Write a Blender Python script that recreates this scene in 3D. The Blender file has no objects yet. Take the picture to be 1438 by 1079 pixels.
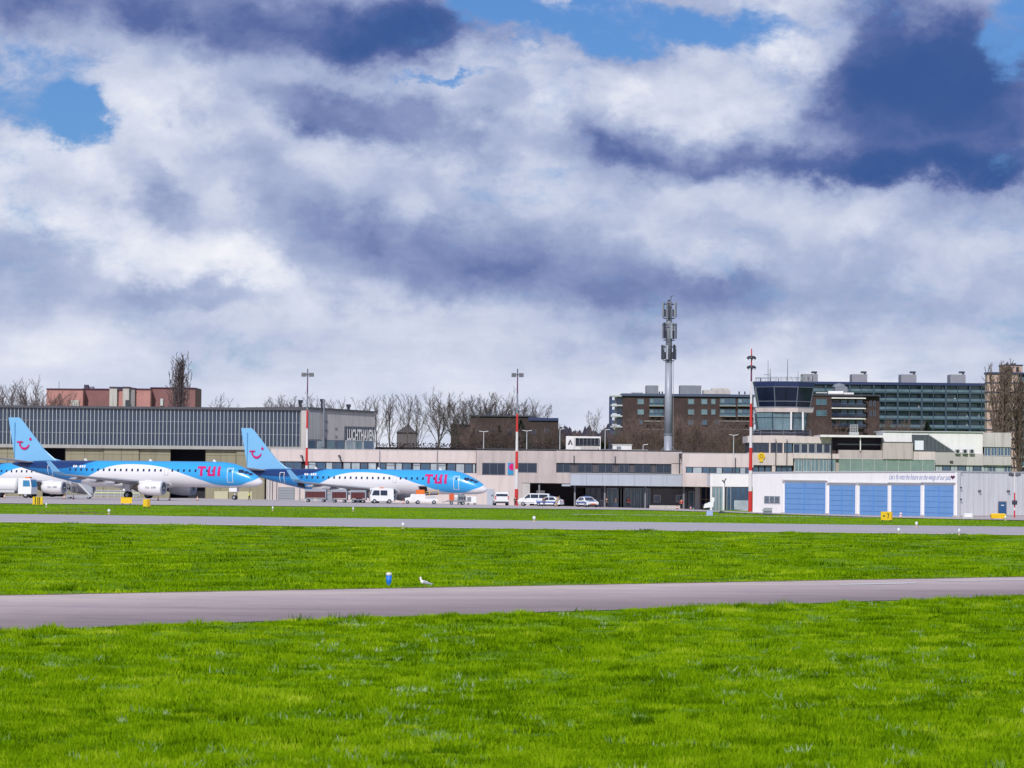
import bpy, math, random
import numpy as np
from mathutils import Matrix, Vector
random.seed(7); RNG = np.random.default_rng(7)
R = math.radians
S = bpy.context.scene
COL = S.collection
# ------------------------------------------------------------------ camera
F, H0, ROLL, PITCH = 4500.0, 3.3, 0.010, math.atan(125.5/4500)
cam_d = bpy.data.cameras.new('camera'); cam = bpy.data.objects.new('camera', cam_d); COL.objects.link(cam)
cam_d.sensor_width = 36; cam_d.lens = F/1438*36; cam_d.clip_start = 1; cam_d.clip_end = 20000
CM = (Matrix.Rotation(math.pi/2+PITCH, 3, 'X') @ Matrix.Rotation(ROLL, 3, 'Z'))
cam.matrix_world = Matrix.Translation((0, 0, H0)) @ CM.to_4x4()
cam_d.dof.use_dof = True; cam_d.dof.focus_distance = 400; cam_d.dof.aperture_fstop = 7
S.camera = cam
S.view_settings.view_transform = 'Standard'; S.view_settings.look = 'None'; S.view_settings.gamma = 1
S.view_settings.exposure = 0
try: S.view_settings.use_curve_mapping = False
except Exception: pass
S.render.resolution_x = 1024; S.render.resolution_y = 768

def lin(c):
    c = c/255.0
    return c/12.92 if c <= .04045 else ((c+.055)/1.055)**2.4
def C(r, g, b, k=1.0): return (lin(r)*k, lin(g)*k, lin(b)*k, 1)

# ------------------------------------------------------------------ sun
SUN_EL, SUN_AZ = R(37), R(195)      # azimuth clockwise from +Y: behind the camera, to its left
sd = bpy.data.lights.new('sun', 'SUN'); sd.energy = 3.3; sd.angle = R(.5); sd.color = (1, .95, .88)
so = bpy.data.objects.new('sun', sd); COL.objects.link(so)
sv = Vector((math.sin(SUN_AZ)*math.cos(SUN_EL), math.cos(SUN_AZ)*math.cos(SUN_EL), math.sin(SUN_EL)))
so.rotation_euler = sv.to_track_quat('Z', 'Y').to_euler(); so.location = (-60, -60, 80)

# ------------------------------------------------------------------ world: sky with broken cloud
w = bpy.data.worlds.new('World'); S.world = w; w.use_nodes = True
nt = w.node_tree; nt.nodes.clear()
def N(t, **k):
    n = nt.nodes.new(t)
    for a, b in k.items(): setattr(n, a, b)
    return n
def L(a, b): nt.links.new(a, b)
def M(op, a, b=None, c=None, clamp=False):
    n = N('ShaderNodeMath', operation=op); n.use_clamp = clamp
    for i, v in enumerate((a, b, c)):
        if v is None: continue
        if isinstance(v, (int, float)): n.inputs[i].default_value = v
        else: L(v, n.inputs[i])
    return n.outputs[0]
out = N('ShaderNodeOutputWorld')
tc = N('ShaderNodeTexCoord'); sep = N('ShaderNodeSeparateXYZ'); L(tc.outputs['Generated'], sep.inputs[0])
dx, dy, dz = sep.outputs
az = M('MULTIPLY', M('ARCTAN2', dx, dy), F); el = M('MULTIPLY', M('ARCSINE', dz), F)
px = M('ADD', az, 719.0); py = M('SUBTRACT', 665.0, el)
def noise(scale, detail, rough, sx=1, sy=1, sz=1, off=(0, 0, 0), dist=0.0, lac=2.0):
    mp = N('ShaderNodeMapping'); L(tc.outputs['Generated'], mp.inputs[0])
    mp.inputs['Scale'].default_value = (sx, sy, sz); mp.inputs['Location'].default_value = off
    n = N('ShaderNodeTexNoise'); n.inputs['Scale'].default_value = scale; n.inputs['Detail'].default_value = detail
    n.inputs['Roughness'].default_value = rough; n.inputs['Distortion'].default_value = dist
    L(mp.outputs[0], n.inputs['Vector']); return n
n1 = noise(17, 9, .58, 1, 1, 1.5, (3, 1, 2))
n2 = noise(60, 8, .62, 1, 1, 1.3, (0, 5, 1))
sc1 = N('ShaderNodeSeparateXYZ'); L(n1.outputs['Color'], sc1.inputs[0])
sc2 = N('ShaderNodeSeparateXYZ'); L(n2.outputs['Color'], sc2.inputs[0])
def c0(s, k): return M('MULTIPLY', M('SUBTRACT', s, .5), k)
wx = M('ADD', M('ADD', px, c0(sc1.outputs[0], 190)), c0(sc2.outputs[0], 120))
wy = M('ADD', M('ADD', py, c0(sc1.outputs[1], 130)), c0(sc2.outputs[1], 95))
cmb = N('ShaderNodeCombineXYZ'); L(wx, cmb.inputs[0]); L(wy, cmb.inputs[1])
def blob(cx, cy, rx, ry, rot, amp, soft=.6):
    mp = N('ShaderNodeMapping', vector_type='TEXTURE'); L(cmb.outputs[0], mp.inputs[0])
    mp.inputs['Location'].default_value = (cx, cy, 0); mp.inputs['Rotation'].default_value = (0, 0, R(rot))
    mp.inputs['Scale'].default_value = (rx, ry, 1)
    ln = N('ShaderNodeVectorMath', operation='LENGTH'); L(mp.outputs[0], ln.inputs[0])
    mr = N('ShaderNodeMapRange', interpolation_type='SMOOTHSTEP'); L(ln.outputs['Value'], mr.inputs[0])
    mr.inputs[1].default_value = 1+soft; mr.inputs[2].default_value = max(0, 1-soft)
    mr.inputs[3].default_value = 0; mr.inputs[4].default_value = amp
    return mr.outputs[0]
n3 = noise(34, 12, .66, 1, 1, 1.8, (7, 2, 9), .3)
n4 = noise(7, 4, .5, 1, 1, 2.2, (1, 8, 3))
def noff(scale, ox, oz):
    a_ = N('ShaderNodeVectorMath', operation='ADD'); L(tc.outputs['Generated'], a_.inputs[0]); a_.inputs[1].default_value = (ox, 0, oz)
    wv = N('ShaderNodeVectorMath', operation='MULTIPLY_ADD'); L(n2.outputs['Color'], wv.inputs[0]); wv.inputs[1].default_value = (.016,)*3; L(a_.outputs[0], wv.inputs[2])
    mp = N('ShaderNodeMapping'); L(wv.outputs[0], mp.inputs[0]); mp.inputs['Scale'].default_value = (1, 1, 1.45); mp.inputs['Location'].default_value = (5, 4, 2)
    n = N('ShaderNodeTexNoise'); n.inputs['Scale'].default_value = scale; n.inputs['Detail'].default_value = 6; n.inputs['Roughness'].default_value = .52; L(mp.outputs[0], n.inputs['Vector']); return n.outputs['Fac']
relief = M('SUBTRACT', noff(19, 0, 0), noff(19, -.006, .010))
calm = N('ShaderNodeMapRange', interpolation_type='SMOOTHSTEP'); L(py, calm.inputs[0])
calm.inputs[1].default_value = 300; calm.inputs[2].default_value = 600; calm.inputs[3].default_value = 1; calm.inputs[4].default_value = .45
b = M('ADD', .60, M('MULTIPLY', M('ADD', c0(n3.outputs['Fac'], .30), M('MULTIPLY', relief, .95)), calm.outputs[0]))
b = M('ADD', b, c0(n4.outputs['Fac'], .25))
hz = N('ShaderNodeMapRange', interpolation_type='SMOOTHSTEP'); L(wy, hz.inputs[0])
hz.inputs[1].default_value = 360; hz.inputs[2].default_value = 560; hz.inputs[3].default_value = 0; hz.inputs[4].default_value = .26
b = M('ADD', b, hz.outputs[0])
n6 = noise(13, 7, .55, 1, 1, 7, (4, 4, 1)); lay = N('ShaderNodeMapRange', interpolation_type='SMOOTHSTEP'); L(py, lay.inputs[0])
lay.inputs[1].default_value = 330; lay.inputs[2].default_value = 520; lay.inputs[3].default_value = 0; lay.inputs[4].default_value = .34
b = M('ADD', b, M('MULTIPLY', c0(n6.outputs['Fac'], 1), lay.outputs[0]))
BL = [ # cx, cy, rx, ry, rot, amp, soft
 (60, 265, 120, 75, 0, .26, .35), (190, 350, 190, 38, 15, .20, .6), (330, 375, 130, 34, 22, .20, .6), (205, 150, 60, 90, 0, .10, .5),
 (270, 250, 120, 45, 50, .20, .6), (800, 105, 85, 50, 10, .22, .35), (745, 175, 70, 50, 0, .12, .6), (1000, 110, 150, 55, -12, .20, .4),
 (1095, 35, 80, 55, 0, .30, .35), (1000, 180, 130, 30, -5, .16, .5), (540, 245, 190, 36, 18, .16, .6), (880, 320, 200, 36, 20, .13, .6),
 (1150, 320, 230, 40, 15, .12, .7), (1000, 368, 60, 22, 0, .12, .6), (640, 110, 80, 35, -25, .15, .6), (470, 450, 250, 20, 0, .08, .8),
 (300, 25, 400, 55, 4, -.42, .55), (530, 60, 90, 55, 0, -.28, .5), (435, 150, 90, 32, 12, -.38, .6), (610, 195, 90, 32, 15, -.22, .6),
 (1300, 125, 190, 112, 8, -.60, .6), (1390, 110, 130, 95, 0, -.22, .7), (1030, 214, 300, 26, 3, -.30, .8), (850, 165, 75, 40, 30, -.26, .6),
 (600, 350, 180, 44, 5, -.18, .7), (720, 360, 330, 75, 4, -.10, .8), (150, 430, 200, 26, 4, -.08, .8), (1000, 440, 240, 34, 2, -.10, .8), (225, 300, 70, 40, 30, -.16, .6), (800, 400, 240, 34, 3, -.13, .7), (1300, 235, 220, 24, 0, -.26, .7),
 (260, 415, 130, 16, 8, -.14, .8), (1180, 420, 200, 22, 5, -.10, .8), (1150, 190, 110, 55, 0, -.08, .6)]
for q in BL: b = M('ADD', b, blob(*q))
b = M('ADD', M('MULTIPLY', b, .86), .075)
b = M('SMOOTH_MAX', b, .02, .22)
ramp = N('ShaderNodeValToRGB'); L(b, ramp.inputs[0]); cr = ramp.color_ramp
stops = [(-0.0, C(54, 88, 148)), (.18, C(92, 110, 164)), (.38, C(136, 150, 192)), (.62, C(176, 187, 217)), (.84, C(215, 221, 238)), (1.0, C(243, 244, 250))]
cr.elements[0].position, cr.elements[0].color = stops[0]; cr.elements[1].position, cr.elements[1].color = stops[-1]
for p_, c_ in stops[1:-1]: e = cr.elements.new(p_); e.color = c_
hole = M('ADD', M('MULTIPLY', c0(n3.outputs['Fac'], 1), -2.4), c0(n1.outputs['Fac'], -.8))
HB = [(45, 135, 115, 55, 12, .92, .6), (125, 185, 48, 42, 30, .7, .5), (850, 20, 190, 34, 4, 1.0, .5), (660, 12, 75, 38, 0, .95, .5),
      (1432, 25, 45, 75, 0, .95, .5), (612, 122, 55, 9, -5, .8, .6), (720, 60, 25, 14, 0, .5, .6)]
for q in HB: hole = M('ADD', hole, blob(*q))
# beyond the frame the cloud cover stays broken in the same way
far = N('ShaderNodeMapRange', interpolation_type='SMOOTHSTEP'); L(py, far.inputs[0])
far.inputs[1].default_value = 0; far.inputs[2].default_value = -900; far.inputs[3].default_value = 0; far.inputs[4].default_value = 1
n5 = noise(2.3, 6, .55, 1, 1, 1.5, (2, 3, 6))
hole = M('ADD', hole, M('MULTIPLY', far.outputs[0], M('MULTIPLY', M('SUBTRACT', n5.outputs['Fac'], .47), 6)))
hm = N('ShaderNodeMapRange', interpolation_type='SMOOTHSTEP'); L(hole, hm.inputs[0]); hm.inputs[1].default_value = .10; hm.inputs[2].default_value = 1.0
sky = N('ShaderNodeTexSky', sky_type='NISHITA'); sky.sun_disc = False; sky.sun_elevation = SUN_EL; sky.sun_rotation = SUN_AZ
sky.air_density = 1.0; sky.dust_density = .3; sky.ozone_density = 3
tint = N('ShaderNodeMix', data_type='RGBA', blend_type='MULTIPLY'); tint.inputs[0].default_value = 1
L(sky.outputs[0], tint.inputs[6]); tint.inputs[7].default_value = (.38, .60, .98, 1)
bgs = N('ShaderNodeBackground'); L(tint.outputs[2], bgs.inputs[0]); bgs.inputs[1].default_value = .083
bgc = N('ShaderNodeBackground'); L(ramp.outputs[0], bgc.inputs[0]); bgc.inputs[1].default_value = 1.0
mx = N('ShaderNodeMixShader'); L(hm.outputs[0], mx.inputs[0]); L(bgc.outputs[0], mx.inputs[1]); L(bgs.outputs[0], mx.inputs[2])
L(mx.outputs[0], out.inputs[0])

# ------------------------------------------------------------------ projection and terrain
def W(x, y, Y):
    d = CM @ Vector(((x-719)/F, -(y-539.5)/F, -1)); k = Y/d.y
    return Vector((d.x*k, Y, H0+d.z*k))
U_  = [-300, 0, 190, 420, 440, 700, 900, 1000, 1060, 1230, 1345, 1500, 1800]
B_  = [695, 697, 699.5, 702.5, 703.5, 709.5, 714, 717, 720, 724.5, 727, 728, 730]
YB_ = [560, 560, 560, 560, 535, 530, 530, 520, 458, 430, 410, 410, 410]
Y0_ = [300, 300, 300, 300, 300, 300, 298, 290, 280, 262, 255, 250, 245]
def ground(X, Y):
    if Y < 200: return 0.0
    u = 719+F*X/Y; yh = 665+.01*(u-719)
    Yb = float(np.interp(u, U_, YB_)); Y0 = float(np.interp(u, U_, Y0_)); B = float(np.interp(u, U_, B_))
    if Y <= Y0: return 0.0
    r0 = yh+F*H0/Y0; Yc = min(Y, Yb)
    t = (1/Y0-1/Yc)/(1/Y0-1/Yb)
    row = r0+(B-r0)*t
    return H0-(row-yh)/F*Yc
def G(x, Y):
    p = W(x, 710, Y); return Vector((p.x, Y, ground(p.x, Y)))

# ------------------------------------------------------------------ materials
MATS = {}
def mat(name, col, rough=.7, var=.0, scale=1.0, metal=0.0, bump=0.0, spec=.5, alpha=1.0, grime=0.0):
    if name in MATS: return MATS[name]
    m = bpy.data.materials.new(name); m.use_nodes = True; t = m.node_tree; p = t.nodes['Principled BSDF']
    if len(col) == 3: col = (*col, 1)
    p.inputs['Roughness'].default_value = rough; p.inputs['Metallic'].default_value = metal
    p.inputs['Specular IOR Level'].default_value = spec; p.inputs['Base Color'].default_value = col
    p.inputs['Alpha'].default_value = alpha
    if var or bump or grime:
        co = t.nodes.new('ShaderNodeTexCoord'); n = t.nodes.new('ShaderNodeTexNoise')
        n.inputs['Scale'].default_value = scale; n.inputs['Detail'].default_value = 6; n.inputs['Roughness'].default_value = .65
        t.links.new(co.outputs['Object'], n.inputs['Vector'])
        r = t.nodes.new('ShaderNodeValToRGB'); t.links.new(n.outputs['Fac'], r.inputs[0])
        r.color_ramp.elements[0].position = .3; r.color_ramp.elements[1].position = .7
        r.color_ramp.elements[0].color = tuple(c*(1-var) for c in col[:3])+(1,)
        r.color_ramp.elements[1].color = tuple(min(1, c*(1+var)) for c in col[:3])+(1,)
        last = r.outputs[0]
        if grime:   # vertical rain streaks
            mp = t.nodes.new('ShaderNodeMapping'); mp.inputs['Scale'].default_value = (1.6, 1.6, .12)
            t.links.new(co.outputs['Object'], mp.inputs[0])
            n2_ = t.nodes.new('ShaderNodeTexNoise'); n2_.inputs['Scale'].default_value = .9; n2_.inputs['Detail'].default_value = 7
            t.links.new(mp.outputs[0], n2_.inputs['Vector'])
            mr = t.nodes.new('ShaderNodeMapRange'); mr.inputs[1].default_value = .5; mr.inputs[2].default_value = .75; mr.inputs[4].default_value = grime
            t.links.new(n2_.outputs['Fac'], mr.inputs[0])
            mi = t.nodes.new('ShaderNodeMix'); mi.data_type = 'RGBA'; t.links.new(mr.outputs[0], mi.inputs[0])
            t.links.new(last, mi.inputs[6]); mi.inputs[7].default_value = (col[0]*.45, col[1]*.43, col[2]*.42, 1); last = mi.outputs[2]
        t.links.new(last, p.inputs['Base Color'])
        if bump:
            bp = t.nodes.new('ShaderNodeBump'); bp.inputs['Strength'].default_value = bump; bp.inputs['Distance'].default_value = .05
            t.links.new(n.outputs['Fac'], bp.inputs['Height']); t.links.new(bp.outputs[0], p.inputs['Normal'])
    MATS[name] = m; return m
white   = mat('white_paint', (.78, .77, .77), .45, .04, .5, grime=.25)
garagew = mat('garage_render', (.88, .86, .86), .8, .03, .4, grime=.12)
cream   = mat('cream_render', (.62, .54, .52), .85, .05, .3, grime=.35)
beige   = mat('beige_concrete', (.48, .42, .41), .85, .07, .3, grime=.4)
conc    = mat('pale_concrete', (.50, .47, .46), .85, .08, .3, grime=.5)
panelg  = mat('grey_blue_panel', (.42, .46, .54), .45, .04, .5, grime=.2)
dark    = mat('dark_recess', (.02, .022, .035), .8)
darkm   = mat('dark_metal', (.035, .04, .06), .5)
frame   = mat('window_frame', (.10, .11, .15), .5)
lframe  = mat('light_window_frame', (.5, .52, .54), .5)
glass   = mat('dark_glass', (.018, .028, .055), .06, spec=.8)
glassb  = mat('blue_glass', (.06, .11, .18), .08, .3, .35, spec=.9)
glassg  = mat('green_glass', (.15, .235, .275), .12, .25, .4, spec=.8)
glasst  = mat('teal_glass', (.06, .13, .18), .15, .5, .25, spec=.8)
blind   = mat('pale_blind', (.36, .42, .46), .4, .25, .6)
brown   = mat('brown_brick', (.058, .036, .038), .9, .25, .6)
brown2  = mat('dark_brick', (.050, .034, .034), .9, .2, .5)
pinkb   = mat('pink_brick', (.46, .22, .21), .9, .12, .4)
roofm   = mat('roof_felt', (.09, .09, .11), .9, .15, .5)
navy    = mat('navy_trim', (.02, .035, .12), .5)
olive   = mat('olive_door', (.27, .25, .17), .7, .07, .3, grime=.3)
bluedoor= mat('blue_door', (.15, .32, .62), .55, .06, .5, grime=.12)
bluedark= mat('blue_door_dark', (.02, .12, .30), .5)
redp    = mat('red_paint', (.55, .03, .025), .5, .1, .5)
steel   = mat('galvanised_steel', (.34, .37, .43), .5, .1, .6, metal=.2)
greym   = mat('grey_metal', (.20, .22, .26), .6, .1, .6)
rubber  = mat('rubber', (.02, .02, .022), .8)
yellow  = mat('yellow_sign', (.80, .52, .01), .5, .04, 1)
orange  = mat('orange_paint', (.75, .16, .02), .5, .06, 1)
vwhite  = mat('vehicle_white', (.78, .79, .80), .25, spec=.6)
vblue   = mat('vehicle_blue', (.03, .10, .38), .3)
maroon  = mat('maroon_curtain', (.10, .025, .03), .8, .15, 1)
skin    = mat('skin', (.45, .25, .18), .6)
hivis   = mat('hi_vis', (.62, .80, .05), .6)
cloth   = mat('dark_cloth', (.02, .022, .035), .9)
clothb  = mat('beige_cloth', (.55, .42, .26), .9)
clothr  = mat('red_cloth', (.5, .03, .03), .9)
clothj  = mat('denim_cloth', (.06, .10, .2), .9)
bark    = mat('bare_bark', (.115, .092, .095), .9, .2, 1)
barkb   = mat('brown_twigs', (.145, .098, .090), .9, .2, 1)
evergr  = mat('evergreen', (.012, .028, .014), .9, .3, .8)
hairm   = mat('hair', (.03, .02, .012), .8)
feather = mat('white_feathers', (.82, .82, .82), .8)
featherg= mat('grey_feathers', (.36, .37, .46), .8)
pinkl   = mat('magenta_paint', (.58, .004, .15), .35)
lblue   = mat('light_blue_paint', (.20, .47, .76), .3, .03, .2)
planew  = mat('aircraft_white', (.76, .75, .77), .28, .03, .3)
winggr  = mat('wing_grey', (.34, .35, .39), .4, .05, .5)
bmark   = mat('blue_marker_plastic', (.01, .18, .75), .4)
lampglass = mat('lamp_glass', (.75, .78, .85), .2)
# hangar glazing lets the trusses inside show
hg = mat('hangar_glass', (.045, .065, .11), .1, .35, .25, spec=.8); 
hg.node_tree.nodes['Principled BSDF'].inputs['Alpha'].default_value = .72

# ------------------------------------------------------------------ mesh helpers
OFF = {}
class MB:
    def __init__(s): s.v = []; s.f = []
    def poly(s, pts):
        i = len(s.v); s.v += [tuple(p) for p in pts]; s.f.append(tuple(range(i, i+len(pts)))); return s
    def box(s, x0, x1, y0, y1, z0, z1):
        x0, x1 = sorted((x0, x1)); y0, y1 = sorted((y0, y1)); z0, z1 = sorted((z0, z1))
        i = len(s.v)
        s.v += [(x0,y0,z0),(x1,y0,z0),(x1,y1,z0),(x0,y1,z0),(x0,y0,z1),(x1,y0,z1),(x1,y1,z1),(x0,y1,z1)]
        s.f += [tuple(i+k for k in q) for q in ((0,3,2,1),(4,5,6,7),(0,1,5,4),(1,2,6,5),(2,3,7,6),(3,0,4,7))]; return s
    def hexa(s, a, b_):   # a: 4 bottom points ccw, b_: 4 top points
        i = len(s.v); s.v += [tuple(p) for p in a]+[tuple(p) for p in b_]
        s.f += [tuple(i+k for k in q) for q in ((0,3,2,1),(4,5,6,7),(0,1,5,4),(1,2,6,5),(2,3,7,6),(3,0,4,7))]; return s
    def tube(s, p0, p1, r0, r1=None, n=8, cap=True):
        r1 = r0 if r1 is None else r1
        p0, p1 = Vector(p0), Vector(p1); d = (p1-p0)
        if d.length < 1e-6: return s
        d.normalize(); a = d.orthogonal().normalized(); c = d.cross(a); i = len(s.v)
        for p, r in ((p0, r0), (p1, r1)):
            for k in range(n):
                t = 2*math.pi*k/n; q = p+a*(r*math.cos(t))+c*(r*math.sin(t)); s.v.append(tuple(q))
        for k in range(n): j = (k+1) % n; s.f.append((i+k, i+j, i+n+j, i+n+k))
        if cap: s.f.append(tuple(i+k for k in reversed(range(n)))); s.f.append(tuple(i+n+k for k in range(n)))
        return s
    def lathe(s, prof, n=16, c=(0,0,0), axis='Z'):
        i = len(s.v)
        for r, h in prof:
            for k in range(n):
                t = 2*math.pi*k/n; a, b_ = r*math.cos(t), r*math.sin(t)
                s.v.append({'Z': (c[0]+a, c[1]+b_, c[2]+h), 'X': (c[0]+h, c[1]+a, c[2]+b_), 'Y': (c[0]+a, c[1]+h, c[2]+b_)}[axis])
        m = len(prof)
        for j in range(m-1):
            for k in range(n): l = (k+1) % n; s.f.append((i+j*n+k, i+j*n+l, i+(j+1)*n+l, i+(j+1)*n+k))
        s.f.append(tuple(i+k for k in range(n))); s.f.append(tuple(i+(m-1)*n+k for k in range(n))); return s
    def prism(s, pts, y0, y1):      # outline in x,z extruded along y
        n = len(pts); i = len(s.v)
        s.v += [(x, y0, z) for x, z in pts]+[(x, y1, z) for x, z in pts]
        s.f.append(tuple(i+k for k in range(n))); s.f.append(tuple(i+n+k for k in reversed(range(n))))
        for k in range(n): j = (k+1) % n; s.f.append((i+k, i+n+k, i+n+j, i+j))
        return s
    def build(s, name, m, parent=None, smooth=False, fix=True):
        off = Vector(OFF.get(parent.name, (0, 0, 0))) if parent else Vector((0, 0, 0))
        me = bpy.data.meshes.new(name); me.from_pydata([tuple(Vector(v)-off) for v in s.v], [], s.f)
        if fix:
            import bmesh
            bm = bmesh.new(); bm.from_mesh(me); bmesh.ops.recalc_face_normals(bm, faces=bm.faces); bm.to_mesh(me); bm.free()
        me.materials.append(m)
        if smooth: me.polygons.foreach_set('use_smooth', [True]*len(me.polygons))
        o = bpy.data.objects.new(name, me); COL.objects.link(o)
        if parent: o.parent = parent; OFF[o.name] = tuple(off)
        return o
def tag(o, label=None, cat=None, group=None, kind=None):
    if label: o['label'] = label
    if cat: o['category'] = cat
    if group: o['group'] = group
    if kind: o['kind'] = kind
    return o
def thing(name, label, cat, loc, group=None, local=False, rz=0.0):
    o = bpy.data.objects.new(name, None); COL.objects.link(o); o.location = loc; o.rotation_euler = (0, 0, rz)
    o.empty_display_size = .5
    OFF[o.name] = (0, 0, 0) if local else tuple(loc)
    return tag(o, label, cat, group)
def kids(o): return [c for c in list(bpy.data.objects) if c.parent == o]
def copy_tree(o, parent=None, km=None):
    km = km or {}
    if not km:
        for c_ in bpy.data.objects:
            if c_.parent: km.setdefault(c_.parent.name, []).append(c_)
    c = o.copy(); COL.objects.link(c); c.parent = parent
    for ch in km.get(o.name, []): copy_tree(ch, c, km)
    return c
def rc(x0, y0, x1, y1, Y):      # facade rectangle at depth Y -> X0, X1, Z0, Z1
    yc, xc = (y0+y1)/2, (x0+x1)/2
    return W(x0, yc, Y).x, W(x1, yc, Y).x, W(xc, y1, Y).z, W(xc, y0, Y).z
def fbox(mb, x0, y0, x1, y1, Y, d):
    a, b_, c, e = rc(x0, y0, x1, y1, Y); return mb.box(a, b_, Y, Y+d, c, e)
def FB(name, m, parent, x0, y0, x1, y1, Y, d): return fbox(MB(), x0, y0, x1, y1, Y, d).build(name, m, parent)
def window(parent, x0, y0, x1, y1, Y, gm=None, fm=None, fw=.07, name='window', mull=0, dep=.08, trans=0):
    """frame and pane of one window, its face at depth Y"""
    gm = gm or glass; fm = fm or frame
    a, b_, c, e = rc(x0, y0, x1, y1, Y); m = MB()
    m.box(a, b_, Y, Y+dep, e-fw, e).box(a, b_, Y, Y+dep, c, c+fw)
    m.box(a, a+fw, Y, Y+dep, c+fw, e-fw).box(b_-fw, b_, Y, Y+dep, c+fw, e-fw)
    for k in range(mull):
        xm = a+(b_-a)*(k+1)/(mull+1); m.box(xm-fw/2, xm+fw/2, Y+.005, Y+dep-.005, c+fw, e-fw)
    if trans: zm = c+(e-c)*trans; m.box(a+fw, b_-fw, Y+.01, Y+dep-.01, zm-fw/2, zm+fw/2)
    o = m.build(name, fm, parent, fix=False)
    MB().box(a+fw*.6, b_-fw*.6, Y+dep*.5, Y+dep+.02, c+fw*.6, e-fw*.6).build('pane', gm, o, fix=False)
    return o
def wbase(x, Y, d=1.0):         # z a bit under the ground at a column
    return G(x, Y).z-d

# ------------------------------------------------------------------ ground sheets
def sheet(name, xs, ys, zoff, m, edge=None, kind='structure'):
    v = []; f = []
    for j, y in enumerate(ys):
        for i, x in enumerate(xs): v.append((x, y, ground(x, y)+zoff))
    n = len(xs)
    for j in range(len(ys)-1):
        for i in range(n-1): a = j*n+i; f.append((a, a+1, a+n+1, a+n))
    me = bpy.data.meshes.new(name); me.from_pydata(v, [], f); me.materials.append(m)
    me.polygons.foreach_set('use_smooth', [True]*len(f))
    o = bpy.data.objects.new(name, me); COL.objects.link(o); o['kind'] = kind; return o
def tex_mat(name, stops, s1, s2, sx=(1,1,1), rough=.9, bump=.0, extra=None):
    m = bpy.data.materials.new(name); m.use_nodes = True; t = m.node_tree; p = t.nodes['Principled BSDF']
    p.inputs['Roughness'].default_value = rough; p.inputs['Specular IOR Level'].default_value = .2
    co = t.nodes.new('ShaderNodeTexCoord'); mp = t.nodes.new('ShaderNodeMapping'); mp.inputs['Scale'].default_value = sx
    t.links.new(co.outputs['Object'], mp.inputs[0])
    a = t.nodes.new('ShaderNodeTexNoise'); a.inputs['Scale'].default_value = s1; a.inputs['Detail'].default_value = 7; a.inputs['Roughness'].default_value = .6
    c = t.nodes.new('ShaderNodeTexNoise'); c.inputs['Scale'].default_value = s2; c.inputs['Detail'].default_value = 6; c.inputs['Roughness'].default_value = .7
    t.links.new(mp.outputs[0], a.inputs['Vector']); t.links.new(mp.outputs[0], c.inputs['Vector'])
    ad = t.nodes.new('ShaderNodeMath'); ad.operation = 'MULTIPLY_ADD'; ad.inputs[1].default_value = .5
    hf = t.nodes.new('ShaderNodeMath'); hf.operation = 'MULTIPLY'; hf.inputs[1].default_value = .5
    t.links.new(c.outputs['Fac'], hf.inputs[0]); t.links.new(a.outputs['Fac'], ad.inputs[0]); t.links.new(hf.outputs[0], ad.inputs[2])
    r = t.nodes.new('ShaderNodeValToRGB'); t.links.new(ad.outputs[0], r.inputs[0]); e = r.color_ramp.elements
    e[0].position, e[0].color = stops[0][0], (*stops[0][1], 1); e[1].position, e[1].color = stops[-1][0], (*stops[-1][1], 1)
    for q, cc in stops[1:-1]: x = r.color_ramp.elements.new(q); x.color = (*cc, 1)
    t.links.new(r.outputs[0], p.inputs['Base Color'])
    if bump:
        bp = t.nodes.new('ShaderNodeBump'); bp.inputs['Strength'].default_value = bump; bp.inputs['Distance'].default_value = .1
        t.links.new(ad.outputs[0], bp.inputs['Height']); t.links.new(bp.outputs[0], p.inputs['Normal'])
    return m
grassg = tex_mat('grass_ground', [(.36, (.05, .11, .002)), (.46, (.11, .225, .002)), (.55, (.175, .32, .003)), (.66, (.26, .40, .006))], .25, 1.6, (1, .55, 1), .95, .6)
asph   = tex_mat('asphalt_old', [(.35, (.37, .35, .385)), (.65, (.47, .44, .465))], .35, 3, (.3, 1, 1), .9, .1)
asphp  = tex_mat('asphalt_purple', [(.35, (.25, .185, .225)), (.5, (.30, .23, .265)), (.65, (.37, .29, .31))], .3, 2.0, (.3, 1, 1), .9, .1)
slabp  = tex_mat('concrete_pale', [(.35, (.48, .40, .41)), (.65, (.58, .50, .50))], .3, 2.5, (.3, 1, 1), .9, .1)
apronm = tex_mat('apron_concrete', [(.35, (.40, .36, .37)), (.65, (.52, .47, .47))], .1, 1.5, (.6, 1, 1), .9)
linem  = mat('line_white', (.75, .75, .75), .8, .1, .6)
soilm  = tex_mat('bare_soil', [(.35, (.12, .075, .03)), (.65, (.28, .20, .10))], .8, 3)

xs = sorted(set([-6000, -2500, -1000, -500, -300, -200] + list(range(-150, 151, 6)) + [200, 300, 500, 1000, 2500, 6000]))
ys = sorted(set([-3000, -500, -100, 0] + list(range(20, 201, 20)) + list(range(210, 611, 8)) + [700, 900, 1300, 2500, 6000, 12000]))
sheet('ground', xs, ys, 0, grassg)
def strip(name, m, z, near, farf, X0, X1, n=60):
    v = []; f = []
    for i in range(n+1):
        x = X0+(X1-X0)*i/n; v += [(x, near(x), z), (x, farf(x), z)]
    for i in range(n): f.append((2*i, 2*i+2, 2*i+3, 2*i+1))
    me = bpy.data.meshes.new(name); me.from_pydata(v, [], f); me.materials.append(m)
    o = bpy.data.objects.new(name, me); COL.objects.link(o); o['kind'] = 'structure'; return o
tn = lambda x: 75.5+1.0*x; tf = lambda x: 93.5+.80*x
rn = lambda x: 190.5-.15*x; rf = lambda x: 224.6-.18*x
tm = lambda x: tn(x)+(tf(x)-tn(x))*.50
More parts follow.
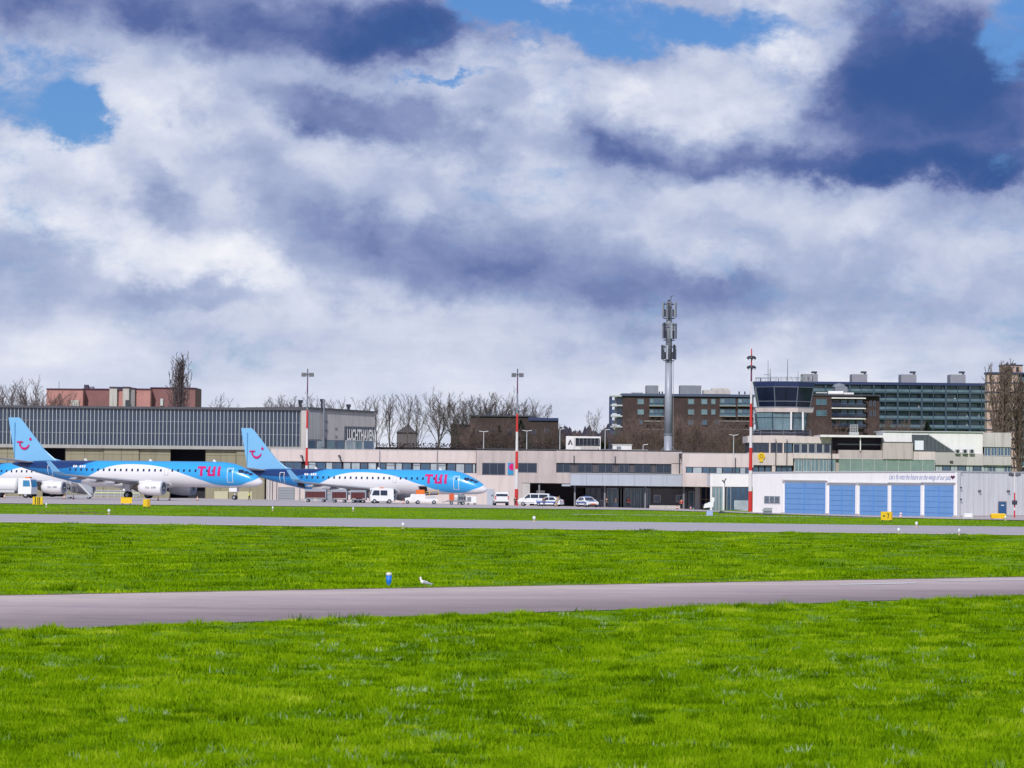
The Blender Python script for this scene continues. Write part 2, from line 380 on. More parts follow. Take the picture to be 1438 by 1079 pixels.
def taxi():
    K = 14; v = []; f = []; c = []; n = 220
    for i in range(n+1):
        x = -45+135*i/n
        for k in range(K+1):
            t = k/K; e = (.10*math.sin(x*2.1)+.07*math.sin(x*5.3+1)+.05*math.sin(x*11)) if k in (0, K) else 0
            v.append((x, tn(x)+(tf(x)-tn(x))*t+e, .014)); c.append(t)
    for i in range(n):
        for k in range(K): q = i*(K+1)+k; f.append((q, q+K+1, q+K+2, q+1))
    me = bpy.data.meshes.new('taxiway'); me.from_pydata(v, [], f); at = me.attributes.new('cross', 'FLOAT', 'POINT'); at.data.foreach_set('value', c)
    m = tex_mat('taxiway_asphalt', [(.35, (.74, .75, .76)), (.5, (.98, .97, .96)), (.65, (1.14, 1.12, 1.10))], .5, 3.5, (.35, 1, 1), .92, .25); t = m.node_tree
    p = t.nodes['Principled BSDF']; src = p.inputs['Base Color'].links[0].from_socket
    a = t.nodes.new('ShaderNodeAttribute'); a.attribute_name = 'cross'; co = t.nodes.new('ShaderNodeTexCoord'); mp = t.nodes.new('ShaderNodeMapping'); mp.inputs['Scale'].default_value = (.06, .35, 1); mp.inputs['Rotation'].default_value = (0, 0, -.7)
    t.links.new(co.outputs['Object'], mp.inputs[0]); nn = t.nodes.new('ShaderNodeTexNoise'); nn.inputs['Scale'].default_value = 1.5; nn.inputs['Detail'].default_value = 6; t.links.new(mp.outputs[0], nn.inputs['Vector'])
    ma = t.nodes.new('ShaderNodeMath'); ma.operation = 'MULTIPLY_ADD'; ma.inputs[1].default_value = .35; t.links.new(nn.outputs['Fac'], ma.inputs[0]); t.links.new(a.outputs['Fac'], ma.inputs[2])
    r = t.nodes.new('ShaderNodeValToRGB'); t.links.new(ma.outputs[0], r.inputs[0]); e = r.color_ramp.elements
    e[0].position = .15; e[0].color = (.275, .22, .235, 1); e[1].position = 1.12; e[1].color = (.56, .47, .455, 1)
    for q, cc in ((.45, (.33, .265, .275, 1)), (.68, (.44, .355, .37, 1)), (.95, (.50, .415, .42, 1))): x = r.color_ramp.elements.new(q); x.color = cc
    mx_ = t.nodes.new('ShaderNodeMix'); mx_.data_type = 'RGBA'; mx_.blend_type = 'MULTIPLY'; mx_.inputs[0].default_value = 1; t.links.new(r.outputs[0], mx_.inputs[6]); t.links.new(src, mx_.inputs[7]); t.links.new(mx_.outputs[2], p.inputs['Base Color'])
    me.materials.append(m); o = bpy.data.objects.new('taxiway', me); COL.objects.link(o); o['kind'] = 'structure'
taxi()
strip('runway', asph, .012, rn, rf, -400, 400)
strip('soil_edge', soilm, .020, lambda x: tf(x)-.12-.10*math.sin(x*3.1)*math.sin(x*.9), lambda x: tf(x)+.28, -45, 90, 400)
strip('runway_edge_line', linem, .02, lambda x: rf(x)-2.0, lambda x: rf(x)-1.2, 30, 400)
strip('runway_shoulder', slabp, .018, lambda x: rn(x), lambda x: rn(x)+2.6, -400, 400)
strip('taxiway_marking', linem, .024, lambda x: tf(x)-3.0, lambda x: tf(x)-2.6, 13.6, 20, 8)
strip('taxiway_marking', linem, .026, lambda x: tf(x)-4.3, lambda x: tf(x)-3.7, 10.0, 12.6, 4)
# the service track in the strip between the runway and the apron
strip('service_track', slabp, .012, lambda x: 262-.12*x, lambda x: 264.5-.12*x, 5, 300)
# apron: follows the terrain
def apron():
    U = list(range(-400, 1900, 20)); v = []; f = []; T = [0, .05, .12, .2, .3, .4, .5, .6, .7, .8, .9, 1, 1.15, 1.4]
    for u in U:
        y0 = float(np.interp(u, U_, Y0_))-2; yb = float(np.interp(u, U_, YB_))
        for t in T:
            Y = y0+(yb-y0)*t; X = (u-719)/F*Y; v.append((X, Y, ground(X, Y)+.05))
    n = len(T)
    for i in range(len(U)-1):
        for j in range(n-1): a = i*n+j; f.append((a, a+n, a+n+1, a+1))
    me = bpy.data.meshes.new('apron'); me.from_pydata(v, [], f); me.materials.append(apronm)
    me.polygons.foreach_set('use_smooth', [True]*len(f))
    o = bpy.data.objects.new('apron', me); COL.objects.link(o); o['kind'] = 'structure'
apron()
for cx, cy_, rx, ry in ((92, 244, 2.6, 4), (112, 240, 3, 3), (118, 265, 2, 3)):
    p = W(cx, 715, cy_); m = MB(); m.poly([(p.x+rx*math.cos(t)*(1+.2*math.sin(3*t)), cy_+ry*math.sin(t), .01) for t in np.linspace(0, 2*math.pi, 14)[:-1]])
    o = m.build('soil_patch', soilm, fix=False); o['kind'] = 'structure'

# ------------------------------------------------------------------ grass blades (nobody could count them)
_ph = RNG.uniform(0, 6.28, (24, 1)); _dr = RNG.uniform(0, 6.28, (24, 1))
def nz(X, Y, sc):
    s = np.zeros_like(X); tot = 0
    for k in range(24):
        fr = sc*(1.28**(k % 12)); a = 1/(1.28**(k % 12))**.8
        s += a*np.sin((X*np.cos(_dr[k])+Y*np.sin(_dr[k]))*fr+_ph[k]+k); tot += a
    return s/(tot**.5*1.2)
def grass(name, mt, X, Y, n_bl, h, hw, spread, tone, zf=None, lean=.6):
    n = len(X); k = n*n_bl
    bx = np.repeat(X, n_bl)+RNG.normal(0, 1, k)*np.repeat(spread, n_bl); by = np.repeat(Y, n_bl)+RNG.normal(0, 1, k)*np.repeat(spread, n_bl)
    hh = np.repeat(h, n_bl)*RNG.uniform(.5, 1.15, k); ww = np.repeat(hw, n_bl)*RNG.uniform(.6, 1.3, k)
    an = RNG.uniform(-.9, .9, k); ld = RNG.uniform(0, 6.283, k); ll = hh*lean*RNG.uniform(.1, 1.2, k)
    cx, cy_ = np.cos(an)*ww, np.sin(an)*ww; z0 = np.zeros(k) if zf is None else np.repeat(zf, n_bl)
    V = np.empty((k, 3, 3), np.float32)
    V[:, 0] = np.stack([bx-cx, by-cy_, z0-.01], 1); V[:, 1] = np.stack([bx+cx, by+cy_, z0-.01], 1)
    V[:, 2] = np.stack([bx+np.cos(ld)*ll, by+np.sin(ld)*ll, z0+hh], 1)
    me = bpy.data.meshes.new(name); me.vertices.add(3*k); me.loops.add(3*k); me.polygons.add(k)
    me.vertices.foreach_set('co', V.reshape(-1)); me.loops.foreach_set('vertex_index', np.arange(3*k, dtype=np.int32))
    me.polygons.foreach_set('loop_start', np.arange(0, 3*k, 3, dtype=np.int32))
    me.update(calc_edges=True)
    at = me.attributes.new('tone', 'FLOAT', 'FACE'); at.data.foreach_set('value', np.clip(np.repeat(tone, n_bl)+RNG.normal(0, .13, k), 0, 1).astype(np.float32))
    me.materials.append(mt); o = bpy.data.objects.new(name, me); COL.objects.link(o); return o
def blade_mat(name, cols):
    m = bpy.data.materials.new(name); m.use_nodes = True; t = m.node_tree; t.nodes.clear()
    o = t.nodes.new('ShaderNodeOutputMaterial'); a = t.nodes.new('ShaderNodeAttribute'); a.attribute_name = 'tone'
    r = t.nodes.new('ShaderNodeValToRGB'); t.links.new(a.outputs['Fac'], r.inputs[0]); e = r.color_ramp.elements
    e[0].position = 0; e[0].color = (*cols[0], 1); e[1].position = 1; e[1].color = (*cols[-1], 1)
    for i, c in enumerate(cols[1:-1]): x = r.color_ramp.elements.new((i+1)/(len(cols)-1)); x.color = (*c, 1)
    d = t.nodes.new('ShaderNodeBsdfDiffuse'); tr = t.nodes.new('ShaderNodeBsdfTranslucent'); ms = t.nodes.new('ShaderNodeMixShader'); ms.inputs[0].default_value = .35
    # blades are shaded with an upward-leaning normal blend so the turf reads as one soft surface
    ge = t.nodes.new('ShaderNodeNewGeometry'); va = t.nodes.new('ShaderNodeVectorMath'); va.operation = 'ADD'; va.inputs[1].default_value = (0, 0, 1.6)
    vn = t.nodes.new('ShaderNodeVectorMath'); vn.operation = 'NORMALIZE'
    t.links.new(ge.outputs['Normal'], va.inputs[0]); t.links.new(va.outputs[0], vn.inputs[0]); t.links.new(vn.outputs[0], d.inputs['Normal'])
    t.links.new(r.outputs[0], d.inputs[0]); t.links.new(r.outputs[0], tr.inputs[0]); t.links.new(d.outputs[0], ms.inputs[1]); t.links.new(tr.outputs[0], ms.inputs[2])
    t.links.new(ms.outputs[0], o.inputs[0]); return m
bladem = blade_mat('grass_blades', [(.034, .085, .002), (.12, .25, .002), (.235, .42, .004), (.36, .54, .010), (.54, .66, .05)])
herbm  = blade_mat('pale_herb', [(.20, .38, .04), (.30, .48, .16), (.55, .68, .42)])
def scatter(n, y0, y1, keep, pw=1.0):
    t = RNG.uniform(0, 1, n*2); Y = y0*(y1/y0)**t if pw else y0+(y1-y0)*t
    X = RNG.uniform(-1, 1, n*2)*(Y*.172+1.0); k = keep(X, Y); return X[k][:n], Y[k][:n]
near_keep = lambda X, Y: Y < tn(X)+.22*nz(X, Y, 1.3)-.12
def clumps(nc, per, y0, y1, keep, R0, R1, h0, h1, pw=1.0):
    """turf made of domed clumps: each clump has its own size, height and tone"""
    cx, cy_ = scatter(nc, y0, y1, keep, pw); n = len(cx)
    Rr = RNG.uniform(R0, R1, n)*(1+.5*(RNG.uniform(0, 1, n) > .85)); hh = RNG.uniform(h0, h1, n)*(.8+.35*np.clip(nz(cx, cy_, .7), -1, 1.5)); tn_ = np.clip(.43+.14*RNG.normal(0, 1, n)+.12*nz(cx, cy_, .5), .08, .9)
    q = np.sqrt(RNG.uniform(0, 1, n*per)); a = RNG.uniform(0, 6.283, n*per); R2 = np.repeat(Rr, per)
    X = np.repeat(cx, per)+q*np.cos(a)*R2; Y = np.repeat(cy_, per)+q*np.sin(a)*R2*.9
    H = np.repeat(hh, per)*(1.05-.72*q**2); T = np.repeat(tn_, per)+.16*(1-q**1.5)-.12  # clump centres lighter, rims darker: self-shading put into the tone
    k = keep(X, Y); return X[k], Y[k], H[k], T[k]
X, Y, H, T = clumps(4300, 13, 27, 96, near_keep, .16, .42, .06, .17)
edge_ = np.clip(1-(tn(X)-Y)/1.0, 0, 1)
o = grass('foreground_grass', bladem, X, Y, 15, H*(1+.25*edge_), .006+Y*.00010, .045+Y*.0008, np.clip(T+.08*edge_, .02, .95)); o['kind'] = 'stuff'; o['label'] = 'lush bright green foreground turf'
X, Y = scatter(16000, 27, 96, near_keep)
o = grass('foreground_undergrass', bladem, X, Y, 12, .03+.03*RNG.uniform(0, 1, len(X)), .007+Y*.0001, .09+Y*.001, np.clip(.26+.08*nz(X, Y, .8), .02, .6)); o['kind'] = 'stuff'; o['label'] = 'short grass between the foreground clumps, darkened to stand for shade'  # low tone paints shade into the gaps between clumps
mid_keep = lambda X, Y: (Y > tf(X)+.16*nz(X, Y, 1.3)+.05) & (Y < rn(X)-.1)
X, Y, H, T = clumps(3600, 11, 74, 196, mid_keep, .35, 1.0, .05, .15)
edge_ = np.clip(1-(Y-tf(X))/2.5, 0, 1)
o = grass('middle_grass', bladem, X, Y, 8, H, .010+Y*.00014, .08+Y*.0008, np.clip(T+.12*edge_*RNG.uniform(-1, 1, len(X)), .02, .92)); o['kind'] = 'stuff'; o['label'] = 'bright green turf between taxiway and runway'
X, Y = scatter(9000, 74, 196, mid_keep)
o = grass('middle_undergrass', bladem, X, Y, 7, .03+.02*RNG.uniform(0, 1, len(X)), .012+Y*.00014, .2+Y*.001, np.clip(.30+.08*nz(X, Y, .4), .02, .6)); o['kind'] = 'stuff'; o['label'] = 'short grass between the middle clumps, its tone darkened as shade'  # dark tone stands in for shade low in the turf
X, Y = scatter(9000, 214, 300, lambda X, Y: (Y > rf(X)+.5) & (Y < np.interp(719+F*X/Y, U_, Y0_)-3))
p2 = nz(X, Y, .6)
o = grass('far_grass', bladem, X, Y, 5, .07+.05*np.clip(p2, 0, 1), .03+0*Y, .4+0*Y, np.clip(.42+.14*nz(X, Y, .2), 0, 1)); o['kind'] = 'stuff'; o['label'] = 'green turf strip between runway and apron'
# pale broad-leaved herbs scattered in patches in the foreground
X, Y = scatter(9000, 29, 90, near_keep)
k = (nz(X*1.0, Y*.5, .8)+RNG.normal(0, .35, len(X)) > 1.0) | (RNG.uniform(0, 1, len(X)) > .955); X, Y = X[k], Y[k]
o = grass('pale_herbs', herbm, X, Y, 8, .08+.05*RNG.uniform(0, 1, len(X)), .013+0*Y, .06+0*Y, RNG.uniform(.1, .9, len(X)), lean=1.1); o['kind'] = 'stuff'; o['label'] = 'pale silvery herb leaves growing in the foreground turf'
# taller dark tussocks that stick up over the taxiway edge and in the field
def tuss(n, y0, y1, keep, h, name):
    X, Y = scatter(n, y0, y1, keep)
    o = grass(name, bladem, X, Y, 26, h*RNG.uniform(.6, 1.3, len(X)), .008+Y*.00012, .07+Y*.0012, RNG.uniform(.10, .55, len(X))); o['kind'] = 'stuff'
    o['label'] = 'taller darker grass tussocks'
tuss(300, 28, 96, near_keep, .15, 'grass_tussocks')
tuss(260, 76, 150, mid_keep, .17, 'field_tussocks')
tuss(90, 70, 92, lambda X, Y: (Y < tn(X)-.1) & (Y > tn(X)-1.5), .16, 'verge_tussocks')

# ------------------------------------------------------------------ text
def text_mesh(s, x0, x1, z0, z1, name, m, parent, place, bold=0.0, shear=0.0, depth=.04):
    c = bpy.data.curves.new('t', 'FONT'); c.body = s; c.offset = bold; c.shear = shear
    o = bpy.data.objects.new('t', c); COL.objects.link(o); bpy.context.view_layer.update()
    dg = bpy.context.evaluated_depsgraph_get(); me0 = o.evaluated_get(dg).to_mesh()
    V = [v.co.copy() for v in me0.vertices]; P = [tuple(p.vertices) for p in me0.polygons]
    o.evaluated_get(dg).to_mesh_clear(); bpy.data.objects.remove(o)
    ax = min(v.x for v in V); bx = max(v.x for v in V); ay = min(v.y for v in V); by = max(v.y for v in V)
    mb = MB()
    for v in V: mb.v.append(tuple(place(x0+(v.x-ax)/(bx-ax)*(x1-x0), z0+(v.y-ay)/(by-ay)*(z1-z0))))
    mb.f = P
    return mb.build(name, m, parent, fix=False)
exec_later = []
# ================================================================== oblique wall helper
class Wall:
    """vertical wall through two plan points; t runs along it in metres, n points to the camera"""
    def __init__(s, xa, Ya, xb, Yb, yrow=650):
        a, b_ = W(xa, yrow, Ya), W(xb, yrow, Yb); s.p = Vector((a.x, Ya, 0)); s.d = Vector((b_.x-a.x, Yb-Ya, 0)); s.len = s.d.length; s.d.normalize()
        s.n = Vector((s.d.y, -s.d.x, 0))
        if s.n.y > 0: s.n = -s.n
    def tz(s, x, y):
        o = Vector((0, 0, H0)); r = W(x, y, 400)-o
        # o + k r on the wall plane
        k = (s.p-o).dot(s.n)/r.dot(s.n); q = o+r*k; return (q-s.p).dot(s.d), q.z
    def pt(s, t, z, out=0): q = s.p+s.d*t+s.n*out; return Vector((q.x, q.y, z))
    def box(s, mb, t0, t1, z0, z1, out=0, th=.3):
        return mb.hexa([s.pt(t0, z0, out), s.pt(t1, z0, out), s.pt(t1, z0, out-th), s.pt(t0, z0, out-th)],
                       [s.pt(t0, z1, out), s.pt(t1, z1, out), s.pt(t1, z1, out-th), s.pt(t0, z1, out-th)])
    def px(s, mb, x0, y0, x1, y1, out=0, th=.3):
        t0, t1 = s.tz(x0, (y0+y1)/2)[0], s.tz(x1, (y0+y1)/2)[0]; xc = (x0+x1)/2
        return s.box(mb, t0, t1, s.tz(xc, y1)[1], s.tz(xc, y0)[1], out, th)

# ================================================================== hangar
YH = 560
hb = thing('hangar', 'long aircraft hangar with a tall strip of dark glazing above olive sliding doors', 'hangar', G(200, YH))
zt = W(180, 574.2, YH).z; zb = W(180, 625.4, YH).z; zl = W(180, 630.2, YH).z; zr = W(180, 571, YH).z; zg = ground(W(200, 700, YH).x, YH)-.8
XL, XR = W(-60, 600, YH).x, W(423, 600, YH).x
MB().box(XL, XR+1.1, YH-.5, YH+45, zt, zr).build('roof', roofm, hb)
dxm = 5.35/F*YH; nm = int((XR-XL)/dxm)
mull = MB().box(-.055, .055, YH-.10-hb.location.y, YH+.06-hb.location.y, zb-hb.location.z, zt-hb.location.z)
def shared(mb, name, m):
    me = bpy.data.meshes.new(name); me.from_pydata(mb.v, [], mb.f); me.materials.append(m); return me
mull_me = shared(mull, 'mullion', mat('mullion_paint', (.42, .45, .47), .5))
rows = [zb, zb+(zt-zb)*.33, zb+(zt-zb)*.66, zt]
pane_me = [shared(MB().box(.058, dxm-.058, YH-hb.location.y, YH+.03-hb.location.y, rows[k]+.03-hb.location.z, rows[k+1]-.03-hb.location.z), 'pane', hg) for k in range(3)]
for i in range(nm+1):
    x = XL+i*dxm-hb.location.x
    o = bpy.data.objects.new('mullion', mull_me); COL.objects.link(o); o.parent = hb; o.location = (x, 0, 0)
    if i < nm:
        for k in range(3):
            o = bpy.data.objects.new('pane', pane_me[k]); COL.objects.link(o); o.parent = hb; o.location = (x, random.uniform(-.01, .01), 0)
for z in rows[1:3]: MB().box(XL, XR, YH-.02, YH+.05, z-.02, z+.02).build('rail', mat('mullion_paint', (0,0,0)), hb)
for k in range(8):       # roof trusses standing just behind the glazing
    xa = XL+3+k*7.0; m = MB()
    m.tube((xa, YH+1.6, zb), (xa+3.4, YH+1.6, zt-.5), .13, n=4).tube((xa+3.4, YH+1.6, zt-.5), (xa+6.8, YH+1.6, zb), .13, n=4)
    m.build('truss', mat('truss_steel', (.30, .31, .32), .7), hb)
MB().box(XL, XR, YH+1.4, YH+1.8, zt-1.3, zt-1.0).build('truss_beam', mat('truss_steel', (0,0,0)), hb)
MB().box(XL, XR, YH+3, YH+3.3, zl, zt).build('inner_wall', mat('inner_shade', (.05, .06, .085), .9), hb)
for k in range(34):      # pale colour stands for lit odds and ends behind the glass
    x = random.uniform(XL+1, XR-1); ww = random.uniform(.3, 1.0)
    MB().box(x, x+ww, YH+1.0, YH+1.3, zb+.02, zb+random.uniform(.5, 1.0)).build('gallery_item', blind, hb)
MB().box(XL, XR, YH-.45, YH+.3, zl, zb-.002).build('lintel', mat('lintel_grey', (.36, .36, .34), .7, .08, .4, grime=.3), hb)
def leaf(x0, x1, out, ml):
    a, b_ = W(x0, 660, YH).x, W(x1, 660, YH).x
    o = MB().box(a+.03, b_-.03, YH+.35-out, YH+.6-out, zg, zl-.003).build('door_leaf', ml, hb)
    m = MB()
    for q in (a+.05, (a+b_)/2, b_-.05): m.box(q-.05, q+.05, YH+.30-out, YH+.35-out, zg, zl-.01)
    m.build('door_stile', mat('olive_dark', (.17, .155, .11), .8), o, fix=False)
    m = MB(); m.box(a+.1, b_-.1, YH+.32-out, YH+.35-out, zl-1.05, zl-1.0); m.build('door_rail', mat('olive_dark', (0,0,0)), o, fix=False)
for x0, x1, q in ((-60, -8, 0), (-8, 28, .3), (28, 60, 0), (91, 145, 0), (145, 195, .25), (195, 239, 0), (288, 331, 0), (331, 372, .3)): leaf(x0, x1, q, olive)
for x0, x1 in ((301, 320), (334, 354)):
    a, b_ = W(x0, 690, YH).x, W(x1, 690, YH).x
    MB().box(a, b_, YH-.02, YH+.34, W(310, 701, YH).z, W(310, 690, YH).z).build('lower_panel', mat('pale_olive', (.50, .48, .33), .7, .05), hb)
MB().box(XL, XR+1, YH+9, YH+9.3, zg, zl).build('back_wall', dark, hb)  # near-black sheet paints the shade inside the door openings
MB().box(XL, XR, YH+.7, YH+9, zl-.05, zl).build('ceiling', dark, hb)
for x0 in (374, 383.5):
    FB('pier', conc, hb, x0, 631, x0+5, 706, YH-.3, 1)
# end pillar and the side wall with its lettering
a, b_ = W(423, 600, YH).x, W(432, 600, YH).x
MB().box(a, b_, YH-.52, YH+.6, zg, zt-.02).build('pillar', conc, hb)
SW = Wall(431.5, 560, 525.5, 576)
zc = SW.tz(431.5, 574)[1]; zd = SW.tz(525, 580)[1]
m = MB(); m.hexa([SW.pt(0, zg), SW.pt(SW.len, zg), SW.pt(SW.len, zg, -.4), SW.pt(0, zg, -.4)], [SW.pt(0, zc), SW.pt(SW.len, zd), SW.pt(SW.len, zd, -.4), SW.pt(0, zc, -.4)]); m.build('side_wall', conc, hb)
m = MB(); m.hexa([SW.pt(-.2, zc, .35), SW.pt(SW.len+.5, zd, .35), SW.pt(SW.len+.5, zd, -14), SW.pt(-.2, zc, -14)],
                 [SW.pt(-.2, zc+.28, .35), SW.pt(SW.len+.5, zd+.28, .35), SW.pt(SW.len+.5, zd+.28, -14), SW.pt(-.2, zc+.28, -14)]); m.build('side_roof', roofm, hb)
m = MB(); SW.px(m, 432, 573.5, 450, 617, .06, .2); m.build('corrugated_panel', mat('ribbed_grey', (.42, .42, .43), .6, .1, 1, grime=.4), hb)
for k in range(8):
    m = MB(); SW.px(m, 433+2.1*k, 574.5, 433.7+2.1*k, 617, .10, .06); m.build('rib', mat('rib_dark', (.34, .34, .36), .7), hb)
m = MB(); t_, z_ = SW.tz(452.5, 600)
m.tube(SW.pt(t_, SW.tz(452, 628)[1], .3), SW.pt(t_, SW.tz(452, 561)[1], .3), .22, n=8); m.build('flue_pipe', greym, hb)
for x_, y_ in ((458.5, 592), (458.5, 605), (471.5, 602), (471.5, 613), (457.5, 617)):
    m = MB(); SW.px(m, x_-1.1, y_-1.4, x_+1.1, y_+1.4, .12, .14); m.build('vent', greym, hb)
# low windows under the side wall
edges = [432, 443, 457, 471, 484, 497, 509, 525]
for k in range(7):
    m = MB(); SW.px(m, edges[k]+.5, 618.5, edges[k+1]-.5, 631, .08, .1); o = m.build('window', lframe if k > 3 else frame, hb)
    m = MB(); SW.px(m, edges[k]+1.6, 619.6, edges[k+1]-1.6, 630.4, .10, .05); m.build('pane', [glassb, blind, glassg][k % 3], o)
m = MB(); SW.px(m, 483.5, 599.5, 526.5, 620, .05, .12); sg = m.build('sign_glazing', glass, hb)
for k in range(13):
    x_ = 484+3.5*k; m = MB(); SW.px(m, x_-.25, 599.6, x_+.25, 620, .09, .05); m.build('glazing_bar', greym, sg)
t0, z0 = SW.tz(486.2, 619.0); t1, z1 = SW.tz(525.0, 602.3)
text_mesh('LUCHTHAVEN', t0, t1, z0, SW.tz(487, 602.6)[1], 'lettering', mat('sign_white', (.85, .83, .80), .6), sg, lambda t, z: SW.pt(t, z, .16), bold=.03)
for x_, y_, hh, r_ in ((422, 562, 12, .35), (452, 560.5, 13, .28), (489.5, 568, 9, .35)):
    p0 = W(x_, y_+hh, YH+12); p1 = W(x_, y_, YH+12)
    m = MB().tube(p0-Vector((0, 0, 1)), p1, r_*.7, n=10).tube(p1-Vector((0, 0, .5)), p1, r_*1.2, n=10); m.build('roof_vent', darkm, hb)

# ================================================================== terminal
YT = 530
tb = thing('terminal_building', 'long two-storey airport terminal with beige parapet, dark window bands and a covered entrance', 'building', G(700, YT))
def roofbox(parent, x0, x1, y, Y, dep, m=roofm, th=.12, name='roof'):
    a, b_, _, z = rc(x0, y, x1, y+1, Y); return MB().box(a-.05, b_+.05, Y-.06, Y+dep, z, z+th).build(name, m, parent)
# wing A
FB('parapet', cream, tb, 380, 632.0, 668.8, 649.2, YT-.25, 1.2); roofbox(tb, 380, 668.8, 632.0, YT-.25, 18, lframe, .08)
FB('wall', cream, tb, 380, 663.4, 669, 715, YT-.15, 3)
a, b_, c, e = rc(380, 648, 669, 664, YT); MB().box(a, b_, YT+.35, YT+2, c, e).build('band_back', dark, tb)
x = 433.0; k = 0
while x < 666:
    ww = (10.6, 12.2, 9.4, 11.6)[k % 4]; yy = 649.4+.0095*(x-525)
    window(tb, x, yy, min(x+ww, 667.6), yy+14.2, YT, (blind, glassb, blind, glassb, blind)[k % 5], frame, .09, trans=.72 if k % 3 == 0 else 0)
    x += ww+.9+(1.5 if k % 4 == 3 else 0); k += 1
for x in (388.5, 400.5, 412): window(tb, x, 647.2, x+11, 658.3, YT, glassb, frame, .09)
for x in (533, 614):
    FB('downpipe', greym, tb, x-.5, 633, x+.5, 664, YT-.42, .16)
for x in (477.5, 424.5):
    m = MB(); p = W(x, 640, YT-.5); m.tube(W(x-3, 640.5, YT-.6), p+Vector((0, 0, 0)), .10).tube(p, W(x+.5, 647, YT-.6), .10).tube(W(x+.5, 646.6, YT-.6), W(x+2.5, 646.6, YT-.6), .14); m.build('gutter_outlet', darkm, tb)
FB('garage_door', greym, tb, 390.5, 684.5, 413.8, 705, YT-.22, .15)
for k in range(5): FB('door_slat', mat('grey_slat', (.28, .30, .33), .5), tb, 391.5, 686+3.7*k, 412.8, 689+3.7*k, YT-.27, .04)
for x in (376, 379.5, 385.5, 418): FB('column', conc, tb, x, 664, x+2.6, 706, YT-.6, .3)
for x in (430, 445, 462): FB('door', mat('grey_door', (.36, .37, .40), .5), tb, x, 684, x+10, 707, YT-.25, .15)
# wing B
FB('wall', beige, tb, 669, 633, 733, 715, YT-1.0, 6)
FB('wall_base', cream, tb, 669.5, 668, 724, 716, YT-1.35, .3)
FB('upper_wall', beige, tb, 733, 633.4, 781, 678.5, YT-1.0, 4)
FB('parapet', beige, tb, 781, 634.0, 957.5, 651, YT-1.0, 3)
FB('spandrel', beige, tb, 781, 664, 801, 679, YT-1.0, 4)
roofbox(tb, 669.5, 957.5, 632.5, YT-1.0, 22, roofm, .12)
FB('pier', beige, tb, 943, 651, 957.5, 666, YT-1.0, 3)
a, b_, c, e = rc(781, 650, 943, 666, YT); MB().box(a, b_, YT+.3, YT+2, c, e).build('band_back', dark, tb)
xe = [781, 801, 811, 832, 840, 861, 869, 884, 891, 915, 921, 943]
for k in range(11):
    x0, x1 = xe[k], xe[k+1]; yy = 651.2+.006*(x0-860)
    if x1-x0 > 12: window(tb, x0+.3, yy, x1-.3, yy+13, YT-.7, glass, frame, .08, mull=1)
    else: FB('band_panel', mat('band_panel', (.075, .07, .085), .7), tb, x0+.2, yy, x1-.2, yy+13, YT-.6, .3)
window(tb, 677, 650.2, 709.5, 667, YT-1.06, glass, frame, .09, mull=2)
FB('poster_panel', mat('poster_blue', (.02, .25, .5), .5), tb, 713, 650.3, 721, 667, YT-1.10, .12)
m = MB(); cx_, _, c, e = rc(714, 651, 721, 661, YT)
m.prism([(cx_, c+(e-c)*.5), (cx_+.4, e), (cx_+.8, e-.1), (cx_+.8, c), (cx_+.3, c+.1)], YT-1.13, YT-1.105); m.build('poster_emblem', pinkl, tb)
window(tb, 727.5, 650.3, 754, 663.8, YT-1.06, glass, frame, .09, mull=1)
for x, y0, y1 in ((806, 640, 651), (863.8, 641, 652), (954, 639, 665)): FB('downpipe', darkm, tb, x-.5, y0, x+.7, y1, YT-1.2, .18)
FB('side_pier', conc, tb, 733, 679, 744, 715, YT-.9, 3)
FB('loading_door', mat('pale_door', (.40, .44, .52), .5), tb, 684, 687, 693, 710, YT-1.5, .13)
# canopy and entrance recess
x0c = 801
FB('canopy_fascia', panelg, tb, x0c, 665.4, 959.3, 682.6, YT-3.0, 2.4)
for k in range(1, 7): x_ = 801+158*k/7.0; FB('fascia_joint', greym, tb, x_-.18, 665.9, x_+.18, 682.2, YT-3.03, .05)
FB('canopy_edge', lframe, tb, x0c, 664.9+.2, 959.3, 666.0, YT-3.12, 2.5)
FB('canopy_fascia', mat('darker_grey_blue_panel', (.30, .34, .43), .5, .04, .5, grime=.2), tb, 959.6, 666.4, 997, 683.2, YT-2.6, 2.4)  # deeper grey-blue than the main fascia
FB('canopy_underside', darkm, tb, 733, 678.8, 997, 680.8, YT-.5, 9)
FB('recess_wall', mat('recess_wall', (.055, .045, .055), .8, .2, .5), tb, 744, 679, 822, 716, YT+8, .5)  # near-black colour puts the canopy's shadow into the wall
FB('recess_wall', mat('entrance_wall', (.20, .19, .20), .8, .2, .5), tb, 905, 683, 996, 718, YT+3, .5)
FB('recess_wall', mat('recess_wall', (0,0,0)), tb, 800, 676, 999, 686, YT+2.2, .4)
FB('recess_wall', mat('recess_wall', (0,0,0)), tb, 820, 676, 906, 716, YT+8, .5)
FB('recess_box', panelg, tb, 789, 678, 801, 683, YT-.8, 2)
xs_ = list(np.arange(822, 868, 7.6))+list(np.arange(868, 905, 9.2))
for k, x_ in enumerate(xs_):
    wd = 7.0 if x_ < 866 else 8.6
    window(tb, x_, 685.5+.0095*(x_-860), x_+wd, 715.5+.0095*(x_-860), YT+2.5, glass if x_ < 850 else glasst, frame if x_ < 850 else lframe, .08, name='glazed_door', mull=1 if x_ > 866 else 0)
for x_ in (756, 806, 848, 905, 959): FB('column', mat('column_grey', (.20, .20, .23), .6), tb, x_, 681, x_+2.2, 718, YT-1.5, .35)
FB('white_board', white, tb, 753, 689, 765, 706, YT+3, .2)
for x_ in (918, 949): window(tb, x_, 695, x_+10, 706, YT+2.8, glassb, lframe, .15, name='counter_window')
